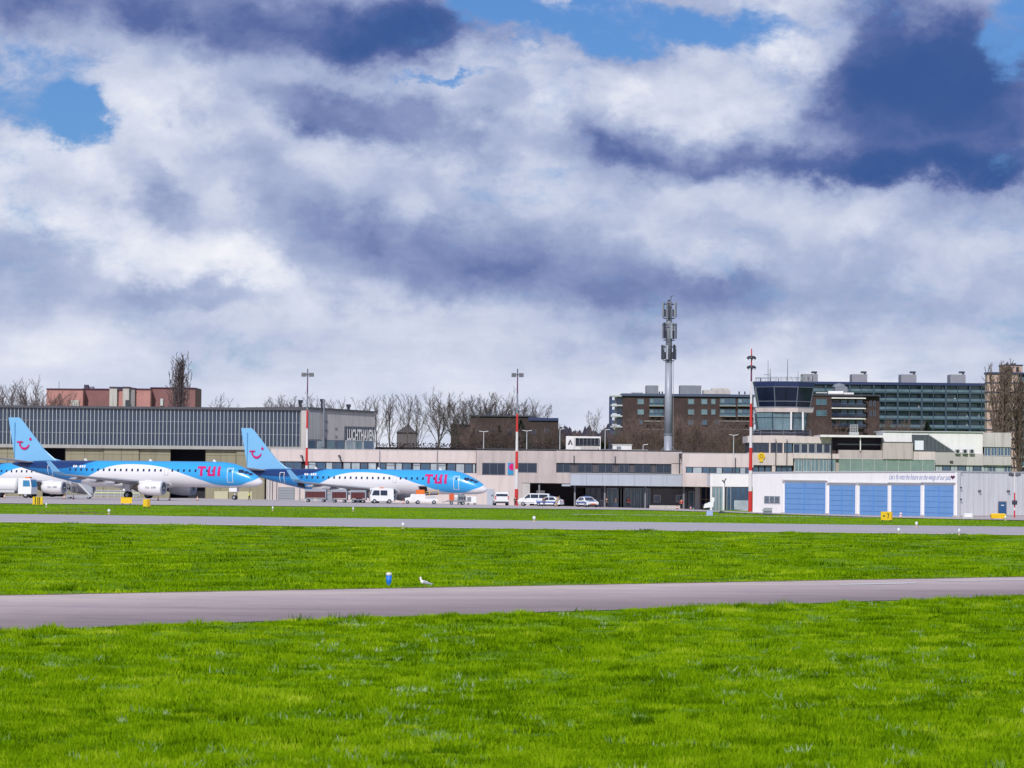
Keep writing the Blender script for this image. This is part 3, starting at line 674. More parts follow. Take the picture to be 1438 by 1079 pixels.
FB('counter', conc, tb, 912, 710, 955, 714.8, YT-1.5, 1.5)
window(tb, 958.5, 690, 965.5, 716.5, YT+2.0, glass, frame, .1, name='glazed_door'); window(tb, 967, 690, 974.5, 716.5, YT+2.0, glasst, lframe, .1, name='glazed_door')
FB('end_pier', beige, tb, 976, 684, 983, 719, YT-1.5, 1.2)
window(tb, 984, 684, 999, 719, YT-1.0, glass, mat('timber_frame', (.30, .16, .07), .6), .12, name='glazed_door', mull=1, trans=.5)
# wing C
YC = 518
FB('parapet', cream, tb, 958.5, 637.2, 1058, 656.2, YC, 2); roofbox(tb, 958.5, 1058, 637.2, YC, 22, lframe, .08)
FB('wall', cream, tb, 958.5, 664.8, 1058, 684, YC+.02, 2)
FB('pier', cream, tb, 958.5, 656.2, 963.0, 664.8, YC+.01, 2)
x = 963.5; k = 0
while x < 1050:
    ww = (8.5, 13, 9.5, 8)[k % 4]; yy = 656.2+.0095*(x-1005)
    window(tb, x, yy, x+ww, yy+9, YC+.1, (glasst, blind, glassb)[k % 3], frame, .07); x += ww+.8; k += 1
a, b_, c, e = rc(963, 656, 1058, 666, YC); MB().box(a, b_, YC+.5, YC+2, c, e).build('band_back', dark, tb)
FB('downpipe', darkm, tb, 1032, 643, 1033.2, 666, YC-.25, .2)
YD = 500
FB('low_parapet', white, tb, 997.3, 665.6, 1058, 683.5, YD, 8); roofbox(tb, 997.3, 1058, 665.6, YD, 14, lframe, .06)
for k, x_ in enumerate((1000.5, 1005.2, 1010, 1020.5, 1027, 1033.5, 1040, 1046.5)):
    window(tb, x_, 684, x_+(4.2 if k < 3 else 6), 718+.0095*(x_-1000), YD+.15, glassg if k < 3 else glassb, lframe if k < 4 else frame, .06, name='glazed_panel')
FB('glazed_back', dark, tb, 1000, 684, 1053, 722, YD+.6, .3)
FB('column', white, tb, 1014.8, 684, 1017.6, 720, YD-.3, .5); FB('column', white, tb, 997.5, 684, 999.8, 720, YD-.1, .5)
FB('glass_balustrade', blind, tb, 1031, 703, 1052, 716, YD-1.2, .06)
# things on the terminal roof
def roof_unit(name, label, x0, y0, x1, y1, Y, dep, m, cat, extra=None):
    t = thing(name, label, cat, W((x0+x1)/2, y1, Y)); FB('casing', m, t, x0, y0, x1, y1, Y, dep)
    if extra: extra(t)
    return t
def plant(t):
    FB('louvre_panel', dark, t, 808, 615.5, 842, 626, 532.85, .1)
    for k in range(5): FB('louvre', darkm, t, 808, 616.2+2*k, 842, 616.9+2*k, 532.7, .15)
    for k in range(7): FB('louvre_post', greym, t, 808+5.4*k, 615.5, 808.5+5.4*k, 626, 532.66, .04)
    FB('side_panel', white, t, 795.4, 613.6, 806.2, 632, 532.8, .2)
    a_, b2, c_, e_ = rc(797.2, 617, 804.2, 624.4, 532.7); mt = darkm; w_ = b2-a_; h_ = e_-c_
    m = MB(); xm = (a_+b2)/2
    m.prism([(a_, c_), (xm-.12*w_, c_+h_*.0), (xm, c_+h_*.55), (xm, e_)], 532.70, 532.78)
    m.prism([(xm+.03, e_), (xm+.03, c_+h_*.55), (xm+.17*w_, c_+h_*.35), (b2-.3*w_, c_), (b2, c_)], 532.70, 532.78); m.build('emblem', mt, t)
    FB('low_unit', conc, t, 816, 626.5, 840, 632.5, 531.5, 1.2)
roof_unit('roof_plant', 'white framed plant box with dark louvres and a black triangular emblem on the terminal roof', 795, 613, 843.5, 632.6, 533, 4, white, 'roof plant', plant)
roof_unit('roof_cabin', 'small low white cabin on the terminal roof left of the telecom mast', 860.5, 624.5, 887, 632.5, 536, 4, white, 'roof cabin',
          lambda t: (FB('lid', lframe, t, 859.5, 624, 888, 625.2, 535.9, 4.2), FB('hatch', greym, t, 866, 627, 872, 632.4, 535.9, .15)))
roof_unit('roof_tray', 'long flat grey duct lying on the terminal roof beneath the small white cabin', 844, 631.6, 910, 634.6, 531, 1.2, lframe, 'duct', lambda t: FB('cap', greym, t, 844, 631, 868, 631.8, 530.9, 1.3))

# ================================================================== right-hand building with the control tower base
YR = 540
rb = thing('operations_building', 'stepped pale office building under the control tower with green glass terrace', 'building', G(1240, YR))
def rr(name, m, x0, y0, x1, y1, Y=YR, d=4): return FB(name, m, rb, x0, y0, x1, y1, Y, d)
rr('upper_wall', cream, 1050, 613, 1168, 622.3, YR, 12)
rr('band_back', dark, 1051, 622, 1168, 636, YR+.6, 8)
for k, x_ in enumerate((1057.5, 1065, 1072.5, 1083, 1091)): window(rb, x_, 622.6, x_+6.6, 635.6, YR+.15, glass, frame, .07)
for x_ in (1080, 1089.2, 1099): rr('pier', cream, x_, 622.3, x_+2, 636.2, YR+.02, 1)
for k in range(5): window(rb, 1114+10.6*k, 623, 1123.8+10.6*k, 637, YR+.15, glass, lframe, .09)
window(rb, 1102, 622.8, 1112, 636, YR+.15, glassb, frame, .08)
rr('middle_wall', cream, 1050, 636.2, 1113.6, 653.6, YR-.4, 4)
rr('band_back', dark, 1051, 653, 1114, 668, YR+.5, 4)
for x_ in (1057.5, 1066, 1075, 1090, 1098, 1104.5): window(rb, x_, 654.2, x_+7.2, 664, YR+.1, glassb, frame, .07)
rr('pier', cream, 1084, 653.6, 1089, 667, YR-.3, 1)
for x_ in (1089, 1104.5): rr('downpipe', darkm, x_, 617, x_+1, 664, YR-.6, .18)
rr('middle_wall', cream, 1114, 637.2, 1178, 644.3, YR-.2, 4)
rr('lower_wall', beige, 1114, 644.3, 1178, 668, YR+.6, 4)
for k in range(5): window(rb, 1116+11.6*k, 645, 1126.6+11.6*k, 662.5, YR, glassg, lframe, .08, mull=1)
rr('downpipe', darkm, 1167.2, 617, 1168.4, 664, YR-.6, .18)
# recessed upper floor with overhanging roof
rr('overhang_roof', white, 1152, 611.2, 1241, 614.2, YR-1.5, 12)
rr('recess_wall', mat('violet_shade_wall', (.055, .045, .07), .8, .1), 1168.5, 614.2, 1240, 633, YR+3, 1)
rr('recess_beam', greym, 1176, 623.5, 1238, 625.3, YR+1, .3)
rr('post', white, 1207.6, 614.2, 1209, 633, YR-.8, .2)
rr('terrace_wall', beige, 1178, 632.4, 1241, 645, YR-.3, 5)
rr('lower_wall', cream, 1178, 645, 1312, 668, YR+2.2, 3)
for x0, x1 in ((1188, 1201), (1203, 1216), (1219, 1224), (1227.5, 1239), (1282, 1292), (1297, 1308)): window(rb, x0, 651, x1, 663, YR+2, glasst, frame, .09, mull=1)
for k in range(8):
    m = MB(); fbox(m, 1178+16.9*k, 645.6, 1194+16.9*k, 663.5, YR-.9, .05)
    o = m.build('glass_screen', mat('green_screen', (.30, .42, .39), .2, .15, .5, alpha=.5), rb)
    fbox(MB(), 1194.2+16.9*k, 645, 1194.8+16.9*k, 664, YR-.98, .1).build('screen_post', lframe, rb)
rr('screen_rail', lframe, 1178, 644.7, 1313, 645.6, YR-1.0, .12)
# middle block
rr('upper_wall', white, 1240, 606.6, 1281, 621.5, YR+.2, 10)
rr('upper_wall', white, 1281, 607.2, 1380, 637, YR+.25, 10)
rr('roof_edge', lframe, 1238, 605.8, 1382, 606.9, YR-.1, 12)
rr('projecting_box', beige, 1240, 621.5, 1282, 645, YR-1.2, 6)
rr('box_edge', darkm, 1239.6, 620.8, 1282.4, 621.6, YR-1.3, 6.2)
P3 = [W(x_, y_, YR) for x_, y_ in ((1280.5, 610.5), (1304, 611), (1340, 634.4), (1281.5, 634))]
MB().prism([(p.x, p.z) for p in P3], YR-.05, YR+.22).build('stair_cladding', mat('slate_cladding', (.055, .07, .085), .6, .15, 1), rb)
for k in range(6):
    x_ = 1299+5.5*k; y_ = 611+max(0, (x_-1304)*.65)+1.4
    rr('cladding_joint', greym, x_, y_, x_+.35, 633.4, YR-.09, .05)
p0, p1 = W(1303, 609.8, YR-.1), W(1341, 634.6, YR-.1)
MB().tube(p0, p1, .10, n=4).build('stair_coping', lframe, rb)
rr('hatch_panel', lampglass, 1284.6, 619, 1297, 632.2, YR-.15, .1)
rr('step_wall', cream, 1282, 634.4, 1313, 646, YR-.35, 4)
rr('long_wall', mat('mid_beige', (.42, .40, .39), .85, .06, .3, grime=.3), 1313, 635.6, 1357, 653.4, YR-.35, 4)
rr('long_wall', conc, 1357, 637.2, 1381, 653.8, YR-.3, 4)
rr('band_back', dark, 1311, 652, 1421, 668, YR+.6, 2)
for k in range(10): window(rb, 1313.5+10.7*k, 653.4+.03*k, 1323.6+10.7*k, 664, YR, glassb if k % 2 else blind, frame if k < 7 else lframe, .08, mull=1)
rr('right_panel', conc, 1381, 607.8, 1420, 628, YR-.6, 12)
for k in range(4): window(rb, 1382.5+9.3*k, 627.4, 1391+9.3*k, 640.6, YR-.4, glassb, lframe, .08, mull=1)
rr('right_panel', conc, 1381, 641, 1420, 653.6, YR-.6, 12)
rr('band_back', dark, 1381, 627, 1420, 642, YR+.3, 8)
for x_ in (1396.5, 1408.5): rr('panel_joint', greym, x_, 609, x_+.3, 627.5, YR-.64, .05)
for x_, w_ in ((1341.5, 'left'), (1352, 'middle'), (1361.5, 'right')):
    t = thing('air_conditioner', w_+' one of three grey air conditioning units on the pale office ledge', 'air conditioner', W(x_+3.4, 637.5, YR-.8), 'air conditioners on the ledge')
    FB('casing', lframe, t, x_, 631, x_+6.8, 637.2, YR-1.0, .5)
    p = W(x_+3.4, 634, YR-1.05); MB().tube(p, p+Vector((0, .05, 0)), .3, n=12).build('fan_grille', darkm, t)
p = W(1336, 648.3, YR-.6)
rr('wall_lamp', darkm, 1334, 647.3, 1338.5, 648.8, YR-.8, .4)
# yellow emblem sign on the wall
sg = thing('wall_emblem', 'small yellow shield sign with a dark ring on the wall below the tower', 'sign', W(1069.5, 646, YR-.6))
p = W(1069.3, 640.8, YR-.6); MB().tube(p, p+Vector((0, .12, 0)), .62, n=16).build('disc', yellow, sg)
q = p+Vector((0, -.02, 0)); m = MB()
for k in range(12):
    a0, a1 = math.pi*2*k/12, math.pi*2*(k+1)/12
    m.tube(q+Vector((math.cos(a0)*.28, 0, math.sin(a0)*.28)), q+Vector((math.cos(a1)*.28, 0, math.sin(a1)*.28)), .055, n=4)
m.build('ring', mat('brown_print', (.12, .06, .01), .6), sg)
MB().box(p.x-.35, p.x+.25, p.y, p.y+.1, p.z-.95, p.z-.6).build('plate', yellow, sg)

# ================================================================== control tower
tw = thing('control_tower', 'low airport control tower with flared dark glass cab and roof antennas', 'control tower', W(1099, 613, 546))
Yw = 552; pc = W(1100.5, 550, Yw); s_ = F/Yw
def zrow(y, x=1100): return W(x, y, Yw).z
def ring(r, z, n=8, c=None, ph=math.pi/8):
    c = c or pc; return [Vector((c.x+r*math.cos(2*math.pi*k/n-math.pi/2+ph), c.y+r*math.sin(2*math.pi*k/n-math.pi/2+ph), z)) for k in range(n)]
def drum(name, m, r0, z0, r1, z1, parent, c=None, n=8):
    a_, b2 = ring(r0, z0, n, c), ring(r1, z1, n, c); mb = MB(); mb.v = [tuple(q) for q in a_+b2]
    mb.f = [tuple(range(n)), tuple(range(n, 2*n))]+[(k, (k+1) % n, n+(k+1) % n, n+k) for k in range(n)]
    return mb.build(name, m, parent)
def glazing(r0, z0, r1, z1, splits, gm, fm, parent, c=None, mid=1, fr=.09):
    A, B2 = ring(r0, z0, 8, c), ring(r1, z1, 8, c)
    for k in range(8):
        j = (k+1) % 8; tv = [0]+splits+[1]
        for i in range(len(tv)-1):
            for h in range(mid+1):
                u0, u1 = h/(mid+1)+.008, (h+1)/(mid+1)-.008
                q = [A[k].lerp(B2[k], tv[i]).lerp(A[j].lerp(B2[j], tv[i]), u) for u in (u0, u1)]+[A[k].lerp(B2[k], tv[i+1]).lerp(A[j].lerp(B2[j], tv[i+1]), u) for u in (u1, u0)]
                cc = (c or pc); inn = [p_+(Vector((cc.x, cc.y, p_.z))-p_).normalized()*.05 for p_ in q]
                MB().hexa(q, inn).build('pane', gm, parent)
        MB().tube(A[k], B2[k], fr, n=5).build('mullion', fm, parent)
        for t_ in splits: MB().tube(A[k].lerp(B2[k], t_), A[j].lerp(B2[j], t_), fr*.8, n=5).build('transom', fm, parent)
tw_frame = mat('tower_frame', (.13, .15, .20), .5)
cglass = mat('cab_glass', (.008, .014, .035), .12, .5, .4, spec=.35)
cb = pc
zt_, zb_ = zrow(543.8), zrow(572.2)
drum('roof', navy, 5.42, zt_, 5.62, zrow(537.5), tw); drum('roof_rim', tw_frame, 5.66, zrow(537.5), 5.66, zrow(536.6), tw)
drum('cab_core', dark, 4.3, zb_, 4.9, zt_, tw)
glazing(4.72, zb_, 5.38, zt_, [.27, .97], cglass, tw_frame, tw)
drum('collar', cream, 5.25, zrow(579.6), 5.45, zrow(573.4), tw); drum('collar_rim', greym, 5.5, zrow(573.4), 5.5, zrow(572.3), tw)
drum('floor_slab', greym, 4.9, zrow(572.3), 4.9, zrow(572.0), tw)
pc2 = Vector((W(1096.5, 590, Yw).x, Yw, 0))
drum('lower_core', mat('lower_core', (.18, .22, .22), .8), 3.9, zrow(606), 4.35, zrow(580), tw, pc2)
glazing(4.35, zrow(604.5), 4.75, zrow(580.5), [.72], glassg, mat('green_frame', (.03, .06, .08), .5), tw, pc2, 1, .10)
drum('balcony_floor', darkm, 5.0, zrow(613), 5.0, zrow(605.5), tw, pc2)
drum('base', cream, 4.6, zrow(640), 4.6, zrow(613), tw, pc2)
drum('balcony_slab', cream, 5.4, zrow(613.6), 5.4, zrow(612.4), tw, pc2)
rA = ring(5.3, zrow(612.4), 16, pc2); rB = ring(5.3, zrow(604), 16, pc2); m = MB()
for k in range(16):
    j = (k+1) % 16; m.tube(rA[k], rB[k], .035, n=4).tube(rB[k], rB[j], .04, n=4).tube(rA[k].lerp(rB[k], .5), rA[j].lerp(rB[j], .5), .03, n=4)
m.build('balcony_railing', greym, tw)
for x_ in (1111, 1127.5): p0 = W(x_, 604, Yw-5); p1 = W(x_, 579, Yw-5); MB().tube(p0, p1, .16, n=8).build('column', white, tw)
rA = ring(4.9, zrow(536.6), 16); rB = ring(4.9, zrow(531.3), 16); m = MB()
for k in range(16):
    j = (k+1) % 16; m.tube(rA[k], rB[k], .04, n=4).tube(rB[k], rB[j], .05, n=4)
m.build('roof_railing', greym, tw)
for x_, y0, y1, r_ in ((1078.6, 536, 506, .045), (1081.6, 536, 518, .06), (1106, 536, 505, .05), (1120.8, 536, 521.5, .045), (1093, 536, 530, .05), (1068, 536, 531, .1), (1135, 536, 528, .04), (1141, 536, 526, .04)):
    p0, p1 = W(x_, y0, Yw), W(x_, y1, Yw); MB().tube(p0, p1, r_*1.3, r_*.6, n=5).build('antenna', darkm, tw)
p0, p1 = W(1072, 526.5, Yw), W(1081.5, 526.5, Yw); MB().tube(p0, p1, .05, n=4).build('antenna_arm', darkm, tw)
for k in range(9):
    x_ = 1083+7*k; p = W(x_, 533.5, Yw-2); MB().tube(p, p+Vector((0, 0, .55)), .09, n=6).build('roof_light', lframe, tw)

# ================================================================== fire station garage
GW = Wall(1057.5, 455, 1345.3, 412)
gb = thing('fire_garage', 'low white garage building with blue folding doors and handwritten slogan', 'building', GW.pt(GW.len*.5, ground(GW.pt(GW.len*.5, 0).x, 430)))
tq, zTR = GW.tz(1344, 662.9); tq0, zTL = GW.tz(1058, 664.2)
zG = -5.5
def gz(t): return zTL+(zTR-zTL)*t/GW.len
m = MB(); m.hexa([GW.pt(0, zG), GW.pt(GW.len, zG), GW.pt(GW.len, zG, -.4), GW.pt(0, zG, -.4)], [GW.pt(0, gz(0)), GW.pt(GW.len, gz(GW.len)), GW.pt(GW.len, gz(GW.len), -.4), GW.pt(0, gz(0), -.4)])
m.build('front_wall', garagew, gb)
m = MB(); o_ = .12
m.hexa([GW.pt(-.1, gz(0), o_), GW.pt(GW.len+.1, gz(GW.len), o_), GW.pt(GW.len+.1, gz(GW.len), -.6), GW.pt(-.1, gz(0), -.6)], [GW.pt(-.1, gz(0)+.14, o_), GW.pt(GW.len+.1, gz(GW.len)+.14, o_), GW.pt(GW.len+.1, gz(GW.len)+.14, -.6), GW.pt(-.1, gz(0)+.14, -.6)])
m.build('coping', lframe, gb)
GS = Wall(1345.3, 412, 1475, 430)
m = MB(); GS.box(m, .0, GS.len, zG, zTR-.02, 0, .4); m.build('side_wall', mat('side_cladding', (.76, .76, .78), .7, .04, .4, grime=.3), gb)
m = MB(); GS.box(m, .1, GS.len, zTR, zTR+.13, .1, .6); m.build('side_coping', lframe, gb)
m = MB(); m.poly([GW.pt(0, gz(0)-.1), GW.pt(GW.len, gz(GW.len)-.1), GS.pt(GS.len, gz(GW.len)-.1), GW.pt(0, gz(0)-.1, -38)]); m.build('roof', roofm, gb)
for k in range(18):
    t_ = GS.len*(k+1)/19; m = MB(); GS.box(m, t_-.03, t_+.03, -1.9, zTR-.05, .03, .03); m.build('cladding_rib', lframe, gb)
m = MB(); GW.px(m, 1345.0, 664.5, 1346.4, 727, .1, .3); m.build('corner_trim', lframe, gb)
doors = [(1102.6, 1159.6, 678.5, 722.0, 2), (1165.2, 1201.4, 682.0, 723.2, 2), (1208.0, 1247.0, 682.4, 724.2, 2), (1252.4, 1293.0, 682.2, 725.4, 2), (1298.8, 1340.2, 682.0, 727.0, 2)]
bd2 = mat('door_groove', (.10, .27, .62), .6)
for x0, x1, y0, y1, nl in doors:
    t0, _ = GW.tz(x0, 700); t1, _ = GW.tz(x1, 700); z1 = GW.tz((x0+x1)/2, y0)[1]; z0 = GW.tz((x0+x1)/2, y1+1.5)[1]
    m = MB(); GW.box(m, t0-.35, t1+.35, z0, z1+.28, .06, .1); fr_ = m.build('door_frame', white, gb)
    m = MB(); GW.box(m, t0, t1, z0, z1, .075, .05); m.build('door_gap', bd2, fr_)
    tm_ = (t0+t1)/2
    for a_, b2 in ((t0+.12, tm_-.14), (tm_+.14, t1-.12)):
        nrow = 6
        lf = None
        for r_ in range(nrow):
            za, zz = z0+(z1-z0)*r_/nrow+.03, z0+(z1-z0)*(r_+1)/nrow-.03
            m = MB(); GW.box(m, a_, b2, za, zz, .11+.006*(r_ % 2), .04); m.build('door_panel', bluedoor, fr_)
    m = MB(); GW.box(m, t0-.45, t1+.45, z1+.3, z1+.42, .35, .4); m.build('door_hood', lframe, gb)
pil = [1100.4, 1162.4, 1204.6, 1249.6, 1296, 1342.4]
for x_ in pil:
    m = MB(); GW.px(m, x_-1.3, 682, x_+1.3, 726.5, .22, .25); m.build('pilaster', garagew, gb)
    m = MB(); GW.px(m, x_-1.7, 721.5+(x_-1200)*.018, x_+1.7, 726.5+(x_-1200)*.018, .32, .4); m.build('pilaster_foot', beige, gb)
m = MB(); GW.px(m, 1073.6, 696.6, 1096, 707.4, .08, .12); wf = m.build('window', lframe, gb)
m = MB(); GW.px(m, 1074.4, 697.4, 1095.2, 706.6, .10, .04); m.build('pane', glassb, wf)
for k in range(4): m = MB(); GW.px(m, 1074.4, 698.2+2.1*k, 1095.2, 699.2+2.1*k, .13, .04); m.build('louvre', greym, wf)
for x_ in (1081.5, 1088.5): m = MB(); GW.px(m, x_-.3, 697, x_+.3, 707, .14, .04); m.build('glazing_bar', lframe, wf)
t0, _ = GW.tz(1249, 671); t1, _ = GW.tz(1336, 671); zm = GW.tz(1292, 671.2)[1]; hh = GW.tz(1292, 666.6)[1]-GW.tz(1292, 676.6)[1]
text_mesh("Let's fly into the future on the wings of our past", t0, t1, zm-hh/2, zm+hh/2, 'slogan', mat('slogan_blue', (.06, .15, .45), .6), gb, lambda t, z: GW.pt(t, z, .02), bold=-.008, shear=.35)
q0, qz = GW.tz(1338.2, 670.4); m = MB(); hp = []
for k in range(20):
    a_ = 2*math.pi*k/20; hp.append(GW.pt(q0+.6*.05*16*math.sin(a_)**3*1.0, qz+.018*(13*math.cos(a_)-5*math.cos(2*a_)-2*math.cos(3*a_)-math.cos(4*a_)), .03))
m.poly(hp).build('slogan_heart', mat('heart_plum', (.10, .01, .08), .6), gb, fix=False)
# door, lamps and fittings on the side wall
m = MB(); GS.px(m, 1401, 704.2, 1413, 727, .06, .1); df = m.build('door_frame', mat('door_trim_brown', (.30, .22, .20), .7), gb)
m = MB(); GS.px(m, 1402, 705.4, 1412, 727, .09, .06); m.build('door', bluedark, df)
m = MB(); GS.px(m, 1405, 709, 1409, 710.6, .12, .05); m.build('door_notice', white, df)
for x_, y_ in ((1347.5, 685), (1347.5, 701.5), (1374.5, 689.8), (1415, 690)):
    m = MB(); GS.px(m, x_-1.3, y_-1, x_+1.3, y_+1, .25, .3); m.build('wall_lamp', darkm, gb)
m = MB(); GS.box(m, 0, GS.len, -3, GS.tz(1380, 724.2)[1], .12, .2); m.build('plinth', beige, gb)

# ================================================================== masts
def mast(name, label, x, Y, ytop, ybot, bands, heads, r0=.30, r1=.10, group=None):
    base = W(x, ybot, Y); base.z = min(base.z, ground(base.x, Y)+.1)
    t = thing(name, label, 'floodlight mast', base, group, local=True); top = W(x, ytop, Y).z-base.z
    zs = [W(x, y, Y).z-base.z for y, _ in bands]+[0-.5]
    for k, (y, c) in enumerate(bands):
        z1, z0 = zs[k], zs[k+1]; f = lambda z: r1+(r0-r1)*(1-max(0, z)/top)
        MB().tube((0, 0, z0), (0, 0, z1), f(z0), f(z1), n=10).build('pole_section', c, t)
    for y, kind in heads:
        z = W(x, y, Y).z-base.z; s = Y/F
        if kind == 'T':
            MB().tube((-5*s, 0, z), (5*s, 0, z), .06, n=6).build('crossarm', darkm, t)
            for sx in (-1, 1):
                m = MB().hexa([(sx*1.8*s, -.5, z-.32), (sx*8.6*s, -.5, z-.32), (sx*8.6*s, .5, z-.32), (sx*1.8*s, .5, z-.32)],
                              [(sx*1.8*s, -.35, z+.24), (sx*8.4*s, -.35, z+.24), (sx*8.4*s, .35, z+.24), (sx*1.8*s, .35, z+.24)])
                h = m.build('floodlight', darkm, t); MB().box(sx*2.2*s, sx*8.2*s, -.45, .45, z-.36, z-.33).build('lens', lampglass, h)
        elif kind == 'O':
            MB().lathe([(.15, -.25), (.62, -.2), (.72, 0), (.5, .22), (.12, .3)], 16, (0, 0, z)).build('lamp_ring', darkm, t, smooth=True)
            m = MB()
            for k in range(6): a_ = k*math.pi/3; m.box(math.cos(a_)*.55-.12, math.cos(a_)*.55+.12, math.sin(a_)*.55-.12, math.sin(a_)*.55+.12, z-.34, z-.2)
            m.build('lamp', lampglass, t)
        elif kind == 'F':
            for sx in (-1, 1):
                m = MB().hexa([(sx*.25, -.3, z-.25), (sx*.75, -.3, z-.1), (sx*.75, .2, z-.1), (sx*.25, .2, z-.25)], [(sx*.1, -.2, z+.1), (sx*.6, -.2, z+.3), (sx*.6, .2, z+.3), (sx*.1, .2, z+.1)])
                m.build('floodlight', darkm, t)
            MB().tube((-.6, 0, z-.1), (.6, 0, z-.1), .05, n=5).build('crossarm', darkm, t)
        elif kind == 'B':
            MB().lathe([(.05, -.28), (.30, -.25), (.32, 0), (.30, .25), (.05, .28)], 10, (0, 0, z)).build('collar', darkm, t)
    return t
wp = mat('mast_white', (.66, .64, .64), .5, .08, .5)
pw = mat('purple_red', (.13, .03, .09), .6)
mast('floodlight_mast', 'red and white banded floodlight mast beside the glazed hangar end', 430, 500, 518, 702, [(518, darkm), (530, pw), (552, greym), (576, redp), (602, wp), (629, redp), (654, wp)], [(526, 'T')], .26, .07)
mast('floodlight_mast', 'tall red and white floodlight mast in front of the terminal near the parked vans', 725, 490, 518, 711, [(518, darkm), (530, pw), (553, greym), (581, redp), (606.5, wp), (634, redp), (659, wp), (687, redp), (703, redp)], [(526.5, 'T')], .30, .07)
mast('floodlight_mast', 'red and white mast with two round lamp rings before the control tower', 1053.6, 470, 490, 721, [(490, redp), (518, pw), (536, wp), (567, redp), (600, wp), (629, redp), (661, wp), (690, redp)], [(502.5, 'O'), (516, 'O')], .34, .08)
mast('floodlight_mast', 'short thin red and white floodlight pole by the blue side door', 1424.6, 385, 664, 727, [(664, wp), (692, redp), (713, wp), (717, redp)], [(667, 'F'), (706, 'B')], .10, .07)

# telecom mast
tmst = thing('telecom_mast', 'tall grey telecom mast with three tiers of antennas behind the terminal', 'telecom mast', W(938, 637, 545), local=True)
def tz_(y): return W(938, y, 545).z-tmst.location.z
s = 545/F; lean = (W(941, 421, 545).x-W(938, 637, 545).x)
def tx(y): return 0.0
segs = [(690, 610, 6.4, 5.9), (610, 508, 5.9, 5.3)]
for y0, y1, r0, r1 in segs: MB().tube((0, 0, tz_(y0)), (0, 0, tz_(y1)), r0*s*.93, r1*s*.93, n=20).build('pole', steel, tmst, smooth=True)
MB().tube((0, 0, tz_(611)), (0, 0, tz_(609.4)), 6.7*s, n=20).build('flange', greym, tmst)
MB().tube((0, 0, tz_(508)), (0, 0, tz_(424)), 4.6*s, 4.0*s, n=16).build('upper_pole', greym, tmst, smooth=True)
MB().tube((0, 0, tz_(424)), (0, 0, tz_(421)), 3.0*s, 1.4*s, n=12).build('cap', darkm, tmst)
MB().tube((.3, 0, tz_(421)), (.3, 0, tz_(416)), .06, n=5).tube((.3, 0, tz_(416.5)), (.75, 0, tz_(415)), .06, n=5).build('beacon_arm', darkm, tmst)
for yt, yb in ((424.5, 448.5), (453.5, 479), (484.5, 508)):
    z0, z1 = tz_(yb), tz_(yt); R_ = 9.6*s
    m = MB()
    for zz in (z0+.15, z1-.35):
        for k in range(12):
            a0, a1 = k*math.pi/6, (k+1)*math.pi/6; rr_ = R_*(.86 if zz < (z0+z1)/2 else 1)
            m.tube((rr_*math.cos(a0), rr_*math.sin(a0), zz), (rr_*math.cos(a1), rr_*math.sin(a1), zz), .055, n=4)
        for k in range(6): a0 = k*math.pi/3+.2; m.tube((4*s*math.cos(a0), 4*s*math.sin(a0), zz-.1), (R_*.9*math.cos(a0), R_*.9*math.sin(a0), zz), .06, n=4)
    m.build('antenna_frame', darkm, tmst)
    for k in range(6):
        a0 = k*math.pi/3+.12+yt*.05; c_, s__ = math.cos(a0), math.sin(a0); tn_ = Vector((-s__, c_, 0)); cc = Vector((c_, s__, 0))
        hh = (z1-z0); z_a, z_b = z0+hh*.12, z1-hh*.02*(k % 3)
        wv, dv = tn_*.17, cc*.10; P0 = cc*(R_+.05)
        m = MB().hexa([P0-wv-dv+Vector((0,0,z_a)), P0+wv-dv+Vector((0,0,z_a)), P0+wv+dv+Vector((0,0,z_a)), P0-wv+dv+Vector((0,0,z_a))],
                      [P0-wv-dv+Vector((0,0,z_b)), P0+wv-dv+Vector((0,0,z_b)), P0+wv+dv+Vector((0,0,z_b)), P0-wv+dv+Vector((0,0,z_b))])
        m.build('panel_antenna', steel if k % 2 else darkm, tmst)
        q = cc*(R_*.72); MB().box(q.x-.14, q.x+.14, q.y-.14, q.y+.14, z_a+.1, z_a+hh*.45).build('radio_unit', darkm, tmst)
    z_m = (z0+z1)/2
for k in range(26):
    z = tz_(632)+k*.75; MB().tube((6.4*s+.12, -.2, z), (6.4*s+.12, .2, z), .025, n=4).build('rung', greym, tmst)
MB().tube((6.4*s+.12, -.2, tz_(634)), (5.6*s+.12, -.2, tz_(508)), .03, n=4).tube((6.4*s+.12, .2, tz_(634)), (5.6*s+.12, .2, tz_(508)), .03, n=4).build('ladder_rail', greym, tmst)
MB().tube((-1.2, -.2, tz_(634)), (-.6, 0, tz_(628)), .06, n=4).tube((1.3, -.2, tz_(634)), (.6, 0, tz_(627)), .06, n=4).build('stay', greym, tmst)

# car park lamps on the terminal's far side
def park_lamp(x, ytop, ybot, Y, label, double=True):
    p = W(x, ybot+8, Y); t = thing('street_lamp', label, 'street lamp', p, 'thin pale lamps behind the terminal roof', local=True)
    z = W(x, ytop, Y).z-p.z; MB().tube((0, 0, 0), (0, 0, z), .10, .06, n=6).build('pole', lframe, t)
    for sx in ((-1, 1) if double else (1,)): MB().hexa([(0, -.1, z-.05), (sx*.85, -.14, z+.08), (sx*.85, .14, z+.08), (0, .1, z-.05)], [(0, -.06, z+.05), (sx*.85, -.1, z+.17), (sx*.85, .1, z+.17), (0, .06, z+.05)]).build('lamp_head', lframe, t)
park_lamp(679, 606.5, 631, 575, 'thin pale two-armed lamp in front of the dark brick house')
park_lamp(739.5, 605.5, 632, 575, 'thin pale lamp just right of the tall red and white terminal mast')
park_lamp(786, 603, 631, 590, 'thin pale lamp at the right edge of the dark brick house', False)
